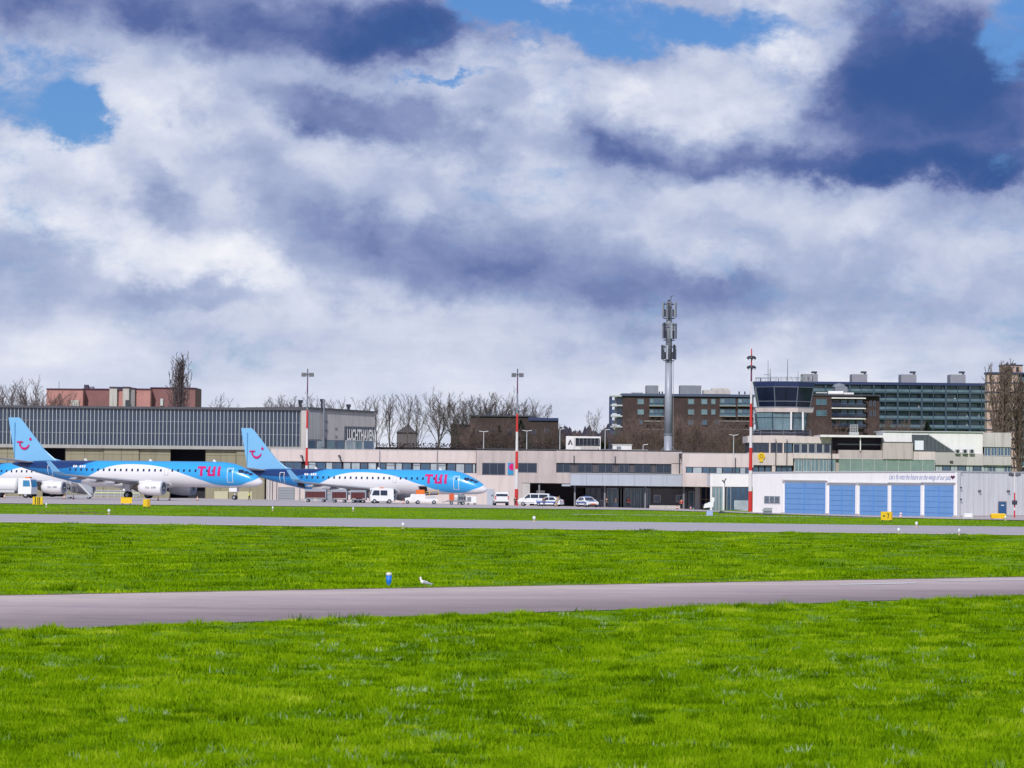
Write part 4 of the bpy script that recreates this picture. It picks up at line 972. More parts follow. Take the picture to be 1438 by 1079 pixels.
park_lamp(849.5, 604, 632, 600, 'thin pale lamp left of the dark brown apartment block', False)
park_lamp(1030, 611.5, 636, 585, 'thin pale two-armed lamp below the brown apartments left of the ringed mast')
park_lamp(903, 625, 634, 560, 'small pale lamp standing left of the telecom mast foot', False)
# ================================================================== background buildings
def slab_block(name, label, x0, y0, x1, y1, Y, dep, m, cat='building'):
    t = thing(name, label, cat, W((x0+x1)/2, y1, Y)); FB('wall', m, t, x0, y0, x1, y1, Y, dep); return t
# pinkish school-like house behind the hangar, left
t = thing('brick_building', 'pinkish brick building with pale concrete stair towers behind the hangar roof', 'building', W(170, 600, 700))
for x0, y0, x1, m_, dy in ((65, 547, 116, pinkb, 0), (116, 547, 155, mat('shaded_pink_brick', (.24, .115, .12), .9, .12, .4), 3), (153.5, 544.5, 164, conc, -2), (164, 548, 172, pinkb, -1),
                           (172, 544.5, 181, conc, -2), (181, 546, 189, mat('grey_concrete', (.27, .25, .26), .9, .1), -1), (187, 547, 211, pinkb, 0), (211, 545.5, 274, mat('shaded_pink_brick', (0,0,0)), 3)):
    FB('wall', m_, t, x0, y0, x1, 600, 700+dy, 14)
    FB('roof_edge', mat('violet_trim', (.10, .035, .10), .7), t, x0-.2, y0-1.3, x1+.2, y0, 700+dy-.3, 14)
FB('chimney', darkm, t, 118, 540.5, 123.5, 547, 704, 2); FB('roof_unit', darkm, t, 162, 543.5, 171, 547, 704, 3); FB('roof_unit', greym, t, 124, 543, 131, 546, 705, 2)
FB('door', darkm, t, 176, 562, 181, 571, 697.5, .3); FB('window', lframe, t, 225, 560, 229, 570, 702.5, .3); FB('sign_board', conc, t, 99, 562, 111, 571, 699.6, .2)
MB().tube(W(83, 546, 705), W(83, 536, 705), .06, n=4).build('antenna', darkm, t)
# dark brown house in the middle
t = thing('brick_house', 'low dark brown brick building behind the terminal with a navy roof edge', 'building', W(710, 632, 700))
FB('wall', brown2, t, 660, 585, 742, 640, 700, 15); FB('wall', brown2, t, 742, 588.5, 784, 640, 699, 15); FB('wall', brown2, t, 633, 597, 660, 640, 703, 12)
FB('roof_edge', navy, t, 742, 587, 784.3, 591, 698.6, 15.6); FB('roof_edge', darkm, t, 659.7, 583.2, 742, 585.2, 699.6, 15); FB('roof_edge', darkm, t, 632.6, 595.6, 660, 597, 702.6, 12)
FB('chimney', darkm, t, 682, 580, 690, 584, 702, 3); FB('chimney', darkm, t, 741.5, 584, 753, 588, 702, 3); FB('chimney', darkm, t, 708, 581.5, 714, 584, 702, 3)
for x_ in (668, 690, 712, 746, 764): window(t, x_, 603, x_+7, 610, 698.7 if x_ > 740 else 699.7, glass, frame, .09)
# dark brown apartments behind the telecom mast
YA = 800
t = thing('apartment_block', 'dark brown brick apartment block with white left balconies behind the telecom mast', 'building', W(960, 640, YA))
FB('wall', brown, t, 874, 557, 1058, 645, YA, 16); FB('roof_edge', mat('roof_slate', (.06, .08, .15), .6), t, 873, 553.5, 1060, 557, YA-.6, 17)
for y_ in (555, 568.5, 583.5, 598.5):
    FB('balcony_slab', lframe, t, 857.5, y_, 875, y_+2.0, YA+.4, 6)
    FB('balcony_rail', mat('blue_rail', (.04, .07, .16), .5), t, 857.5, y_+7, 863, y_+12, YA+.3, .2); FB('balcony_post', navy, t, 858, y_+2, 859.6, y_+13.5, YA+.5, .4); FB('balcony_panel', glass, t, 866, y_+2, 874, y_+13.5, YA+1.2, .3)
    FB('balcony_back', lampglass, t, 863, y_+3, 867, y_+12, YA+3, .2)
FB('stair_shaft', navy, t, 855.6, 557, 858, 640, YA+2, 3)
for y_ in (560.2, 574.8):
    for x0, x1 in ((895, 904.5), (966, 975), (984.5, 993.5), (998.5, 1005)): window(t, x0, y_, x1, y_+8, YA-.15, glassg, frame, .12)
    for x0, x1 in ((912, 932), (1011, 1033), (1036, 1057)):
        FB('balcony_recess', glasst, t, x0, y_-.5, x1, y_+9.5, YA-.1, .2)
        for k in range(3): window(t, x0+(x1-x0)*k/3+.4, y_, x0+(x1-x0)*(k+1)/3-.4, y_+6, YA-.3, (glassg, glassb, glasst)[k], frame, .1)
        FB('balcony_slab', mat('slab_grey', (.30, .28, .28), .8), t, x0-.5, y_+9.3, x1+.5, y_+10.6, YA-1.3, 1.2)
for x_ in (895, 966, 985, 1003): window(t, x_, 590, x_+8, 597, YA-.15, glassb, frame, .12)
for y_ in (589, 600.5):
    for x0, x1 in ((905, 934), (1011, 1057)): FB('balcony_slab', mat('slab_grey', (0,0,0)), t, x0, y_+2, x1, y_+3.2, YA-1.2, 1.1); FB('balcony_rail', brown2, t, x0, y_+4, x1, y_+8, YA-1.15, .2)
for x0, y0, x1, y1 in ((907.5, 541.5, 924.5, 553.6), (955, 541.5, 985, 553.6)): FB('lift_house', greym, t, x0, y0, x1, y1, YA+4, 6)
FB('roof_hatch', conc, t, 988, 548, 1026, 553.6, YA+3, 5); FB('roof_hatch', conc, t, 1000, 545.5, 1024, 548, YA+4, 4); FB('duct', greym, t, 887, 551.5, 903, 553.6, YA+3, 1)
for x_ in (926, 930, 1038, 1046, 1054): MB().tube(W(x_, 554, YA+3), W(x_, 550, YA+3), .18, n=6).build('vent', darkm, t)
# big glazed slab block on the right
YB = 960
glassp = mat('pale_glass', (.22, .32, .38), .2, .25, .3)
t = thing('glazed_apartment_slab', 'long blue glazed gallery apartment slab with four roof boxes at right', 'building', W(1260, 640, YB))
teal = mat('teal_recess', (.13, .17, .22), .5, .2, .3)
FB('wall', teal, t, 1135, 541, 1383, 645, YB+2.2, 14)
FB('roof_edge', navy, t, 1134, 537.2, 1384, 541, YB-.3, 18)
nvs = mat('dark_teal_slab', (.03, .06, .10), .6)
for k in range(7):
    y_ = 550.3+12.4*k
    FB('gallery_slab', nvs, t, 1135, y_, 1383, y_+2.1, YB, 2.4)
    FB('gallery_rail', mat('rail_glass', (.11, .17, .22), .2, .3, .3), t, 1135, y_-3.4, 1383, y_-.1, YB, .15)
for k in range(16):
    x_ = 1141+16.9*k
    if x_ < 1380: FB('pillar', nvs, t, x_, 541, x_+(2.4 if k % 2 else 1.1), 640, YB-.1, 1.2)
for k in range(8):
    for j in range(15):
        x_ = 1143.5+16.9*j
        if x_ > 1368: continue
        y_ = 541.8+12.4*k
        if y_ > 628: continue
        c_ = random.choice([glassg, glassp, blind, glassp, glassg])
        o = FB('window', c_, t, x_, y_+.4, x_+random.choice((9, 13, 13)), y_+7.6, YB+1.9, .25)
        if random.random() < .14: FB('white_strip', lampglass, o, x_+10.5, y_+1.5, x_+12.5, y_+6, YB+1.6, .2)  # whitish strip beside some windows
for x0 in (1127, 1196.5, 1265.5, 1334.5):
    FB('lift_house', mat('lift_house_grey', (.27, .27, .32), .8, .08), t, x0, 525.7+.004*(x0-1200), x0+21.5, 538.5, YB+4, 7)
    FB('roof_vent', darkm, t, x0+13, 521.7, x0+20.5, 524.2, YB+5, 2); FB('vent_stem', darkm, t, x0+17, 524, x0+19.5, 526, YB+5, 1)
# brown brick apartments right of the tower
YM = 760
t = thing('apartment_block', 'brown brick apartment block directly right of the tower cab with white balcony slabs', 'building', W(1190, 640, YM))
FB('wall', brown, t, 1136, 556, 1212, 645, YM, 14); FB('wall', brown, t, 1212, 557.5, 1235, 645, YM+1.2, 12); FB('roof_edge', darkm, t, 1136, 554, 1236, 556.2, YM-.3, 15)
for y_ in (560.5, 576): window(t, 1146, y_, 1161, y_+8.7, YM-.15, glasst, frame, .12, mull=1)
for k, y_ in enumerate((558.6, 572.8, 587.4)):
    FB('balcony_slab', white, t, 1168, y_, 1216, y_+1.5, YM-1.5, 1.5)
    if k < 2 or True:
        for j in range(4): window(t, 1169.5+11*j, y_+3, 1179+11*j, y_+12, YM-.2, (glass, glassb, glasst, glassb)[j], frame, .12)
        FB('balcony_rail', glass, t, 1168, y_+8.5, 1216, y_+12.5, YM-1.45, .1)
for y_ in (563, 577): 
    for x_ in (1221, 1226.5): window(t, x_, y_, x_+3.2, y_+8, YM+1.05, glass, frame, .1)
FB('roof_unit', greym, t, 1173, 543.5, 1190, 555, YM+5, 5); MB().lathe([(.1, .9), (1.2, .6), (1.7, 0)], 14, tuple(W(1178.5, 543.5, YM+7))).build('roof_dome', greym, t)
m = MB(); m.tube(W(1163, 552.5, YM+2), W(1184, 552.5, YM+2), .55, n=10); m.build('roof_duct', white, t); FB('roof_hatch', white, t, 1185, 551.5, 1199, 554, YM+2, 2)
FB('duct_frame', lframe, t, 1146, 551, 1162, 552.5, YM+3, 1)
t2 = thing('scaffold_cage', 'small pale metal cage on the flat roof right of the control tower', 'cage', W(1199.5, 608, 556)); m = MB()
for k in range(5): m.tube(W(1194+2.6*k, 608, 556), W(1194+2.6*k, 597, 556), .07, n=4)
for y_ in (597, 600.5, 604): m.tube(W(1194, y_, 556), W(1204.5, y_, 556), .07, n=4)
m.build('bars', lframe, t2)
FB('base', lframe, t2, 1193, 607, 1206, 611, 555.6, 1.2)
# tower block at the right edge
YP = 850
t = thing('tower_block', 'tall beige tower block with dark floor bands at the right edge', 'building', W(1410, 660, YP))
pk = mat('tower_beige', (.50, .36, .32), .85, .06, .3, grime=.25)
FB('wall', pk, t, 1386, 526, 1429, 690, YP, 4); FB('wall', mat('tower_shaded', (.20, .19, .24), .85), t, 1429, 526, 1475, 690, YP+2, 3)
FB('roof_edge', navy, t, 1385.6, 523.2, 1476, 526, YP-.3, 5)
for k in range(12): FB('floor_band', navy, t, 1385.8, 537+13.2*k, 1429.3, 538.7+13.2*k, YP-.15, 4.3); FB('balcony', glasst, t, 1430.5, 530+13.2*k, 1475, 535.5+13.2*k, YP+.4, 1.6); FB('balcony_slab', lframe, t, 1430, 536+13.2*k, 1475, 537.6+13.2*k, YP+.2, 1.8)
FB('penthouse', pk, t, 1409.5, 513.5, 1436, 523.4, YP+3, 8); FB('penthouse_roof', navy, t, 1409, 512.2, 1437, 513.6, YP+2.8, 9)
for x_ in (1417, 1427): FB('penthouse_window', dark, t, x_, 515.5, x_+3.6, 522, YP+2.8, .3)
for x_ in (1414, 1421, 1425): MB().tube(W(x_, 513, YP+5), W(x_, 510.4, YP+5), .35, n=6).build('chimney', darkm, t)
# distant wooded skyline between the houses
m = MB(); 
for k in range(150):
    x_ = 770+random.uniform(0, 110); Y_ = 1150+random.uniform(-60, 60); p = W(x_, 622, Y_); h_ = random.uniform(2.5, 5.6)*(1+.25*math.sin(x_*.2)); r_ = random.uniform(1, 2.2)
    m.lathe([(r_*.6, 0), (r_, h_*.25), (r_*.75, h_*.6), (.15, h_)], 6, (p.x, Y_, p.z))
o = m.build('distant_wood', mat('far_wood', (.035, .030, .055), .95, .3, .3)); o['kind'] = 'stuff'; o['label'] = 'distant dark wooded skyline between the houses'
m = MB().box(W(760, 620, 1200).x, W(900, 620, 1200).x, 1200, 1203, -6, W(820, 612, 1200).z); o = m.build('far_hill', mat('far_wood', (0,0,0))); o['kind'] = 'structure'
# grey pitched house glimpsed between the trees
t = thing('pitched_house', 'grey roofed house glimpsed between bare trees right of the hangar', 'house', W(568, 622, 690))
FB('wall', mat('far_wall', (.13, .115, .13), .9), t, 557, 607, 584, 640, 690, 8)
a_, b2, c_, e_ = rc(556, 596, 585, 607.5, 689.6); MB().prism([(a_, c_), (b2, c_), (b2-1.2, c_+.9), ((a_+b2)/2+.4, e_), (a_+1.0, c_+.7)], 689.6, 698.5).build('roof', mat('far_slate', (.10, .09, .12), .8), t)
# hedge along the car park
hm_ = MB()
for k in range(900):
    x_ = random.uniform(527, 790); Y_ = 598+random.uniform(-2, 2); p = W(x_, 632, Y_); z = random.uniform(0, 1.15)
    q = Vector((p.x, Y_, p.z+z)); d = Vector((random.uniform(-1, 1), random.uniform(-1, 1), random.uniform(.2, 1))).normalized()*random.uniform(.2, .5)
    a = d.orthogonal().normalized()*.10; hm_.poly([q-a, q+a, q+d+a*.4, q+d-a*.6])
p = W(527, 632, 598); p2_ = W(790, 634, 598); hm_.box(p.x, p2_.x, 598.5, 601, p.z-4, p.z+.55)
h = hm_.build('foliage', mat('hedge_brown', (.030, .020, .022), .95, .3, 1), (hd := thing('hedge', 'dark leafless hedge along the car park behind the terminal', 'hedge', W(650, 634, 598))), fix=False)

# ================================================================== bare trees
def tree_mesh(seed, H, trunk_h, n_limb, first, a0, a1, lens, kids_, thick, twig):
    rnd = random.Random(seed); tr = MB(); cr_ = MB()
    def seg(mb, pts, r0, r1, n):
        i0 = len(mb.v); m_ = len(pts)
        for k, p in enumerate(pts):
            d = (pts[min(k+1, m_-1)]-pts[max(k-1, 0)]).normalized(); a = d.orthogonal().normalized(); c = d.cross(a); r = r0+(r1-r0)*k/(m_-1)
            for j in range(n): t_ = 2*math.pi*j/n; mb.v.append(tuple(p+a*(r*math.cos(t_))+c*(r*math.sin(t_))))
        for k in range(m_-1):
            for j in range(n): l = (j+1) % n; mb.f.append((i0+k*n+j, i0+k*n+l, i0+(k+1)*n+l, i0+(k+1)*n+j))
    def walk(base, d, ln, npt, wob, up):
        pts = [base]; cur = d.copy()
        for k in range(npt):
            cur = (cur+Vector((rnd.gauss(0, wob), rnd.gauss(0, wob), rnd.gauss(0, wob*.6)+up))).normalized(); pts.append(pts[-1]+cur*(ln/npt))
        return pts
    def sub(pts, ln, r, lvl):
        npt = len(pts)-1
        for k in range(kids_[lvl]):
            t_ = .18+.82*(k+rnd.random())/kids_[lvl]; ii = min(npt-1, int(t_*npt)); q = pts[ii].lerp(pts[ii+1], t_*npt-ii); ax = (pts[ii+1]-pts[ii]).normalized()
            v = Vector((rnd.gauss(0, 1), rnd.gauss(0, 1), rnd.gauss(0, 1))); v = (v-ax*v.dot(ax)).normalized(); ang = rnd.uniform(.35, .85)
            nd = (ax*math.cos(ang)+v*math.sin(ang)).normalized(); l2 = ln*lens[lvl]*rnd.uniform(.6, 1.2)*(1.1-.5*t_)
            last = lvl == len(kids_)-1
            p_ = walk(q, nd, l2, 2 if last else 4, .14, .10); r2 = max(twig, r*.45); seg(cr_, p_, r2, max(twig*.45, r2*.4), 3)
            if not last: sub(p_, l2, r2, lvl+1)
    tp = walk(Vector((0, 0, -1)), Vector((0, 0, 1)), H*trunk_h+1, 6, .03, .05); seg(tr, tp, thick, thick*.5, 7)
    for k in range(n_limb):
        t_ = first+(1-first)*(k+rnd.random()*.6)/n_limb; i_ = min(5, int(t_*6)); q = tp[i_].lerp(tp[i_+1], t_*6-i_)
        an = k*2.4+rnd.uniform(-.5, .5); ang = a1+(a0-a1)*(1-t_)+rnd.uniform(-.06, .06); d = Vector((math.sin(ang)*math.cos(an), math.sin(ang)*math.sin(an), math.cos(ang)))
        ln = (H-q.z)*rnd.uniform(.72, 1.04)/max(.6, math.cos(ang*.7)); slim = a0 < .3; p_ = walk(q, d, ln, 7, .035 if slim else .07, .14 if slim else .035); r = thick*rnd.uniform(.3, .5)
        seg(cr_, p_, r, twig, 4); sub(p_, ln, r, 0)
    return tr, cr_
TM = {}
def tree(kind, label, x, ybase, ytop, Y, m=bark, cat='tree', group=None, name='bare_tree', sx=1.0):
    if kind not in TM:
        P_ = {'round': lambda s: tree_mesh(s, 10, .50, 13, .35, .95, .15, (.38, .38, .5), (12, 7, 3), .19, .012), 'upright': lambda s: tree_mesh(s, 10, .55, 8, .25, .42, .06, (.26, .36, .5), (13, 7, 3), .15, .011),
              'poplar': lambda s: tree_mesh(s, 10, .85, 66, .04, .19, .02, (.12, .30, .5), (18, 6, 3), .17, .013), 'scrub': lambda s: tree_mesh(s, 10, .22, 14, .1, .95, .2, (.42, .4, .5), (14, 9, 4), .12, .019)}
        k0 = kind.rstrip('0123456789'); tr, cr_ = P_[k0](hash_(kind))
        mes = []
        for mb, nm_ in ((tr, 'trunk'), (cr_, 'crown')):
            me = bpy.data.meshes.new(nm_); me.from_pydata(mb.v, [], mb.f); mes.append(me)
        TM[kind] = mes
    base = W(x, ybase, Y); h_ = W(x, ytop, Y).z-base.z
    t = thing(name, label, cat, base, group, local=True, rz=random.uniform(0, 6)); t.scale = (h_/10*sx, h_/10*sx, h_/10)
    for me, nm_ in zip(TM[kind], ('trunk', 'crown')):
        o = bpy.data.objects.new(nm_, me); COL.objects.link(o); o.parent = t
        if not me.materials: me.materials.append(m)
        if me.materials[0] != m: o.data = me.copy(); o.data.materials[0] = m
    return t
def hash_(s): return sum(ord(c)*(i+3)*17 for i, c in enumerate(s))
tree('poplar1', 'tall narrow bare poplar rising over the pinkish brick building', 250, 640, 502, 640, sx=1.0)
tree('round1', 'round bare tree over the hangar roof immediately left of the pinkish building', 42, 640, 536, 650)
tree('upright1', 'bare upright tree over the hangar roof at the left edge', 16, 640, 541, 655); tree('round2', 'low bare tree over the hangar roof cut by the left frame edge', -4, 640, 548, 645)
tree('scrub1', 'low brownish bush above the hangar roof in front of the pinkish building', 82, 625, 560, 640, barkb, 'bush')
tree('scrub2', 'low brownish bush above the hangar roof nearest the round bare tree', 62, 625, 563, 645, barkb, 'bush')
tree('upright2', 'bare treetop poking above the hangar roof midway along', 308, 640, 560, 630); 
for i, (x, yt, k, lb) in enumerate(((376, 563, 'round1', 'leftmost of the three bare treetops above the right part of the hangar roof'), (394, 558, 'upright1', 'tallest of the three bare treetops above the right part of the hangar roof'), (412, 561, 'round2', 'bare treetop above the hangar roof beside the tall roof vent'),
    (440, 559, 'upright2', 'bare treetop between the two roof flues of the hangar'), (473, 564, 'round1', 'bare treetop above the sloping side roof of the hangar'), (512, 561, 'upright1', 'bare treetop at the right end of the hangar side roof'))):
    tree(k, lb, x, 640, yt, 640)
LB = [(530, 562, 'upright2', 'upright bare tree touching the right edge of the lettered hangar wall'), (548, 557, 'upright1', 'tall slender bare tree right of the lettered hangar wall'), (571, 556, 'upright3', 'tall slender bare tree before the grey pitched house'),
      (588, 566, 'upright2', 'smaller bare tree right of the grey pitched house'), (615, 557, 'round3', 'broad round bare tree left of the dark brown building'), (640, 566, 'round2', 'bare tree at the left corner of the dark brown building'),
      (664, 558, 'round1', 'round bare tree rising behind the left roof of the dark brown building'), (688, 557, 'round3', 'round bare tree rising behind the middle of the dark brown building'), (708, 562, 'round2', 'smaller bare tree left of the tall mast behind the brown building'),
      (738, 564, 'round1', 'bare tree right of the tall mast behind the brown building'), (752, 571, 'upright2', 'small bare tree by the navy roof edge of the brown building')]
for x, yt, k, lb in LB: tree(k, lb, x, 640, yt, 735 if x > 640 else 665, sx=1.15 if k.startswith('round') else 1)
tree('upright4', 'thin pale birch standing alone between the brown building and the apartments', 833, 632, 574, 720, mat('pale_bark', (.16, .13, .14), .9, .2, 1))
SC = [(664, 598, 'left end of the dark brown building'), (694, 594, 'left half of the dark brown building'), (716, 600, 'dark building just left of the tall mast'), (768, 600, 'navy edged wing of the dark brown building')]
for i, (x, yt, lb) in enumerate(SC): tree(('scrub1', 'scrub2')[i % 2], 'brown leafless scrub in front of the '+lb, x, 640, yt, 640, barkb, 'bush', name='leafless_bush')
SC = [(806, 603, 'behind the emblem plant box'), (826, 606, 'below the thin pale birch'), (868, 598, 'under the white left balconies of the apartments'), (888, 590, 'at the left end of the brown apartments'), (908, 584, 'in front of the brown apartments left of the telecom mast'),
      (928, 590, 'touching the left side of the telecom mast'), (952, 586, 'touching the right side of the telecom mast'), (976, 583, 'in front of the brown apartments right of the telecom mast'), (1000, 588, 'in front of the brown apartments below the roof hatch'), (1020, 590, 'beside the two-armed lamp below the apartments'), (1042, 588, 'left of the mast with two lamp rings')]
for i, (x, yt, lb) in enumerate(SC): tree(('scrub1', 'scrub2', 'scrub3')[i % 3], 'brown leafless tree '+lb, x, 642, yt+5, 640+8*(i % 3), barkb, 'tree', name='leafless_tree')
for x, yt, lb in ((1158, 596, 'right of the tower balcony'), (1252, 592, 'at the left of the long white roof edge'), (1274, 596, 'above the middle of the long white roof edge')):
    tree('scrub2', 'brown leafless shrub top '+lb, x, 640, yt, 640, barkb, 'tree', name='leafless_tree')
tree('poplar2', 'huge bare poplar in front of the beige tower block', 1405, 690, 514, 600, mat('poplar_bark', (.13, .095, .08), .9), sx=1.05)
tree('poplar1', 'second bare poplar at the right edge before the tower block', 1430, 690, 528, 605, mat('poplar_bark', (0,0,0)), sx=.8)
# dark evergreen in front of the brown house
def evergreen(x, yb, yt, Y, label, wd):
    base = W(x, yb, Y); h_ = W(x, yt, Y).z-base.z; t = thing('evergreen_tree', label, 'tree', base, local=True)
    MB().tube((0, 0, -1), (0, 0, h_*.8), .18, .05, 6).build('trunk', bark, t); m = MB(); rnd = random.Random(int(x))
    for k in range(1500):
        z = h_*(.08+.92*rnd.random()); rr_ = wd*(1-(z/h_)**1.6)*(.75+.25*math.sin(z*3+k%3))*rnd.random()**.5; a_ = rnd.uniform(0, 6.28)
        q = Vector((rr_*math.cos(a_), rr_*math.sin(a_), z)); d = Vector((math.cos(a_), math.sin(a_), rnd.uniform(-.3, .5)))*rnd.uniform(.15, .4); s_ = d.orthogonal().normalized()*.12
        m.poly([q-s_, q+s_, q+d])
    m.build('crown', evergr, t, fix=False)
evergreen(731, 640, 590, 690, 'dark dense evergreen right behind the tall terminal mast', 3.0)
evergreen(1302, 620, 593, 620, 'small dark bush above the white roof of the office building', 1.5)
evergreen(700, 640, 597, 690, 'dark evergreen before the middle of the brown building', 2.2)

# ================================================================== aircraft
def float_curve(t, pts, src):
    n = t.nodes.new('ShaderNodeFloatCurve'); c = n.mapping.curves[0]
    c.points[0].location = pts[0]; c.points[1].location = pts[-1]
    for p in pts[1:-1]: c.points.new(*p)
    n.mapping.update(); t.links.new(src, n.inputs['Value']); return n.outputs[0]
def livery():
    m = bpy.data.materials.new('airliner_livery'); m.use_nodes = True; t = m.node_tree; p = t.nodes['Principled BSDF']
    p.inputs['Roughness'].default_value = .3; p.inputs['Coat Weight'].default_value = .3; p.inputs['Coat Roughness'].default_value = .15
    co = t.nodes.new('ShaderNodeTexCoord'); s = t.nodes.new('ShaderNodeSeparateXYZ'); t.links.new(co.outputs['Object'], s.inputs[0])
    def mm(op, a, b_=None, cl=False):
        n = t.nodes.new('ShaderNodeMath'); n.operation = op; n.use_clamp = cl
        for i, v in enumerate((a, b_)):
            if v is None: continue
            if isinstance(v, (int, float)): n.inputs[i].default_value = v
            else: t.links.new(v, n.inputs[i])
        return n.outputs[0]
    tt = mm('DIVIDE', mm('SUBTRACT', 17.8, s.outputs[0]), 36.0); zz = mm('DIVIDE', s.outputs[2], 6.0)
    wb = [(0, 5.5), (.008, 3.4), (.018, 2.75), (.045, 2.35), (.102, 1.85), (.165, 1.95), (.216, 2.45), (.28, 3.15), (.339, 3.80), (.40, 4.28), (.47, 4.50), (.54, 4.50), (.585, 4.28), (.623, 3.86), (.664, 3.15), (.7065, 2.45), (.735, 1.4), (.76, 0), (1, 0)]
    nb = [(0, 6), (.63, 6), (.655, 4.95), (.69, 4.5), (.73, 4.1), (.80, 3.75), (.86, 3.72), (.93, 3.85), (1, 4.0)]
    fw = float_curve(t, [(a, b_/6) for a, b_ in wb], tt); fn = float_curve(t, [(a, b_/6) for a, b_ in nb], tt)
    isw = mm('MULTIPLY', mm('SUBTRACT', fw, zz), 90, True); isn = mm('MULTIPLY', mm('SUBTRACT', zz, fn), 40, True)
    def mixc(f, a, b_):
        n = t.nodes.new('ShaderNodeMix'); n.data_type = 'RGBA'; t.links.new(f, n.inputs[0])
        for i, v in ((6, a), (7, b_)):
            if isinstance(v, tuple): n.inputs[i].default_value = v
            else: t.links.new(v, n.inputs[i])
        return n.outputs[2]
    nr = t.nodes.new('ShaderNodeMapRange'); t.links.new(tt, nr.inputs[0]); nr.inputs[1].default_value = .64; nr.inputs[2].default_value = .76
    g1 = mixc(nr.outputs[0], (.035, .36, .76, 1), (.009, .19, .50, 1))
    c = mixc(isn, g1, (.008, .035, .15, 1)); c = mixc(isw, c, (.76, .75, .78, 1)); t.links.new(c, p.inputs['Base Color']); return m
LIV = livery()
ST = [(0, .02, .02, 2.30), (.10, .22, .20, 2.31), (.35, .46, .42, 2.34), (.8, .74, .70, 2.45), (1.4, .96, .94, 2.60), (2.2, 1.15, 1.17, 2.80), (3.0, 1.29, 1.37, 2.98), (4.0, 1.40, 1.55, 3.13), (5.2, 1.47, 1.65, 3.22), (6.6, 1.505, 1.68, 3.25),
      (10, 1.505, 1.68, 3.25), (14, 1.505, 1.68, 3.25), (18, 1.505, 1.68, 3.25), (22, 1.505, 1.68, 3.25), (24.5, 1.49, 1.64, 3.29), (27, 1.38, 1.46, 3.46), (29.5, 1.16, 1.2, 3.71), (32, .86, .9, 3.98), (34, .56, .6, 4.2), (35.4, .32, .36, 4.36), (36.2, .14, .18, 4.44)]
def fus(x):     # local x (main gear = 0, nose +17.8) -> ry, rz, zc
    s = 17.8-x; A = [q[0] for q in ST]
    return [float(np.interp(s, A, [q[k] for q in ST])) for k in (1, 2, 3)]
def skin_y(x, z):
    ry, rz, zc = fus(x); q = max(-1, min(1, (z-zc)/rz)); return ry*math.sqrt(max(.0, 1-q*q))
def onskin(x, z, side=-1, out=.02):
    y = skin_y(x, z); return Vector((x, side*(y+out), z))
def patch(mb, x0, x1, z0, z1, side, out=.02, nx=2, nz_=4, slant=0):
    i = len(mb.v)
    for a in range(nx+1):
        for b_ in range(nz_+1):
            z = z0+(z1-z0)*b_/nz_; x = x0+(x1-x0)*a/nx+slant*(z-z0); mb.v.append(tuple(onskin(x, z, side, out)))
    for a in range(nx):
        for b_ in range(nz_):
            q = i+a*(nz_+1)+b_; f = (q, q+nz_+1, q+nz_+2, q+1); mb.f.append(f if side < 0 else f[::-1])
def wheel(parent, x, y, z, r, w_):
    o = MB().lathe([(r*.55, -w_/2), (r*.93, -w_/2), (r, -w_*.3), (r, w_*.3), (r*.93, w_/2), (r*.55, w_/2)], 18, (x, y, z), 'Y').build('wheel', rubber, parent, smooth=False)
    MB().lathe([(.05, -w_/2-.01), (r*.5, -w_/2-.01), (r*.5, w_/2+.01), (.05, w_/2+.01)], 12, (x, y, z), 'Y').build('rim', steel, o); return o
AIRM = {}
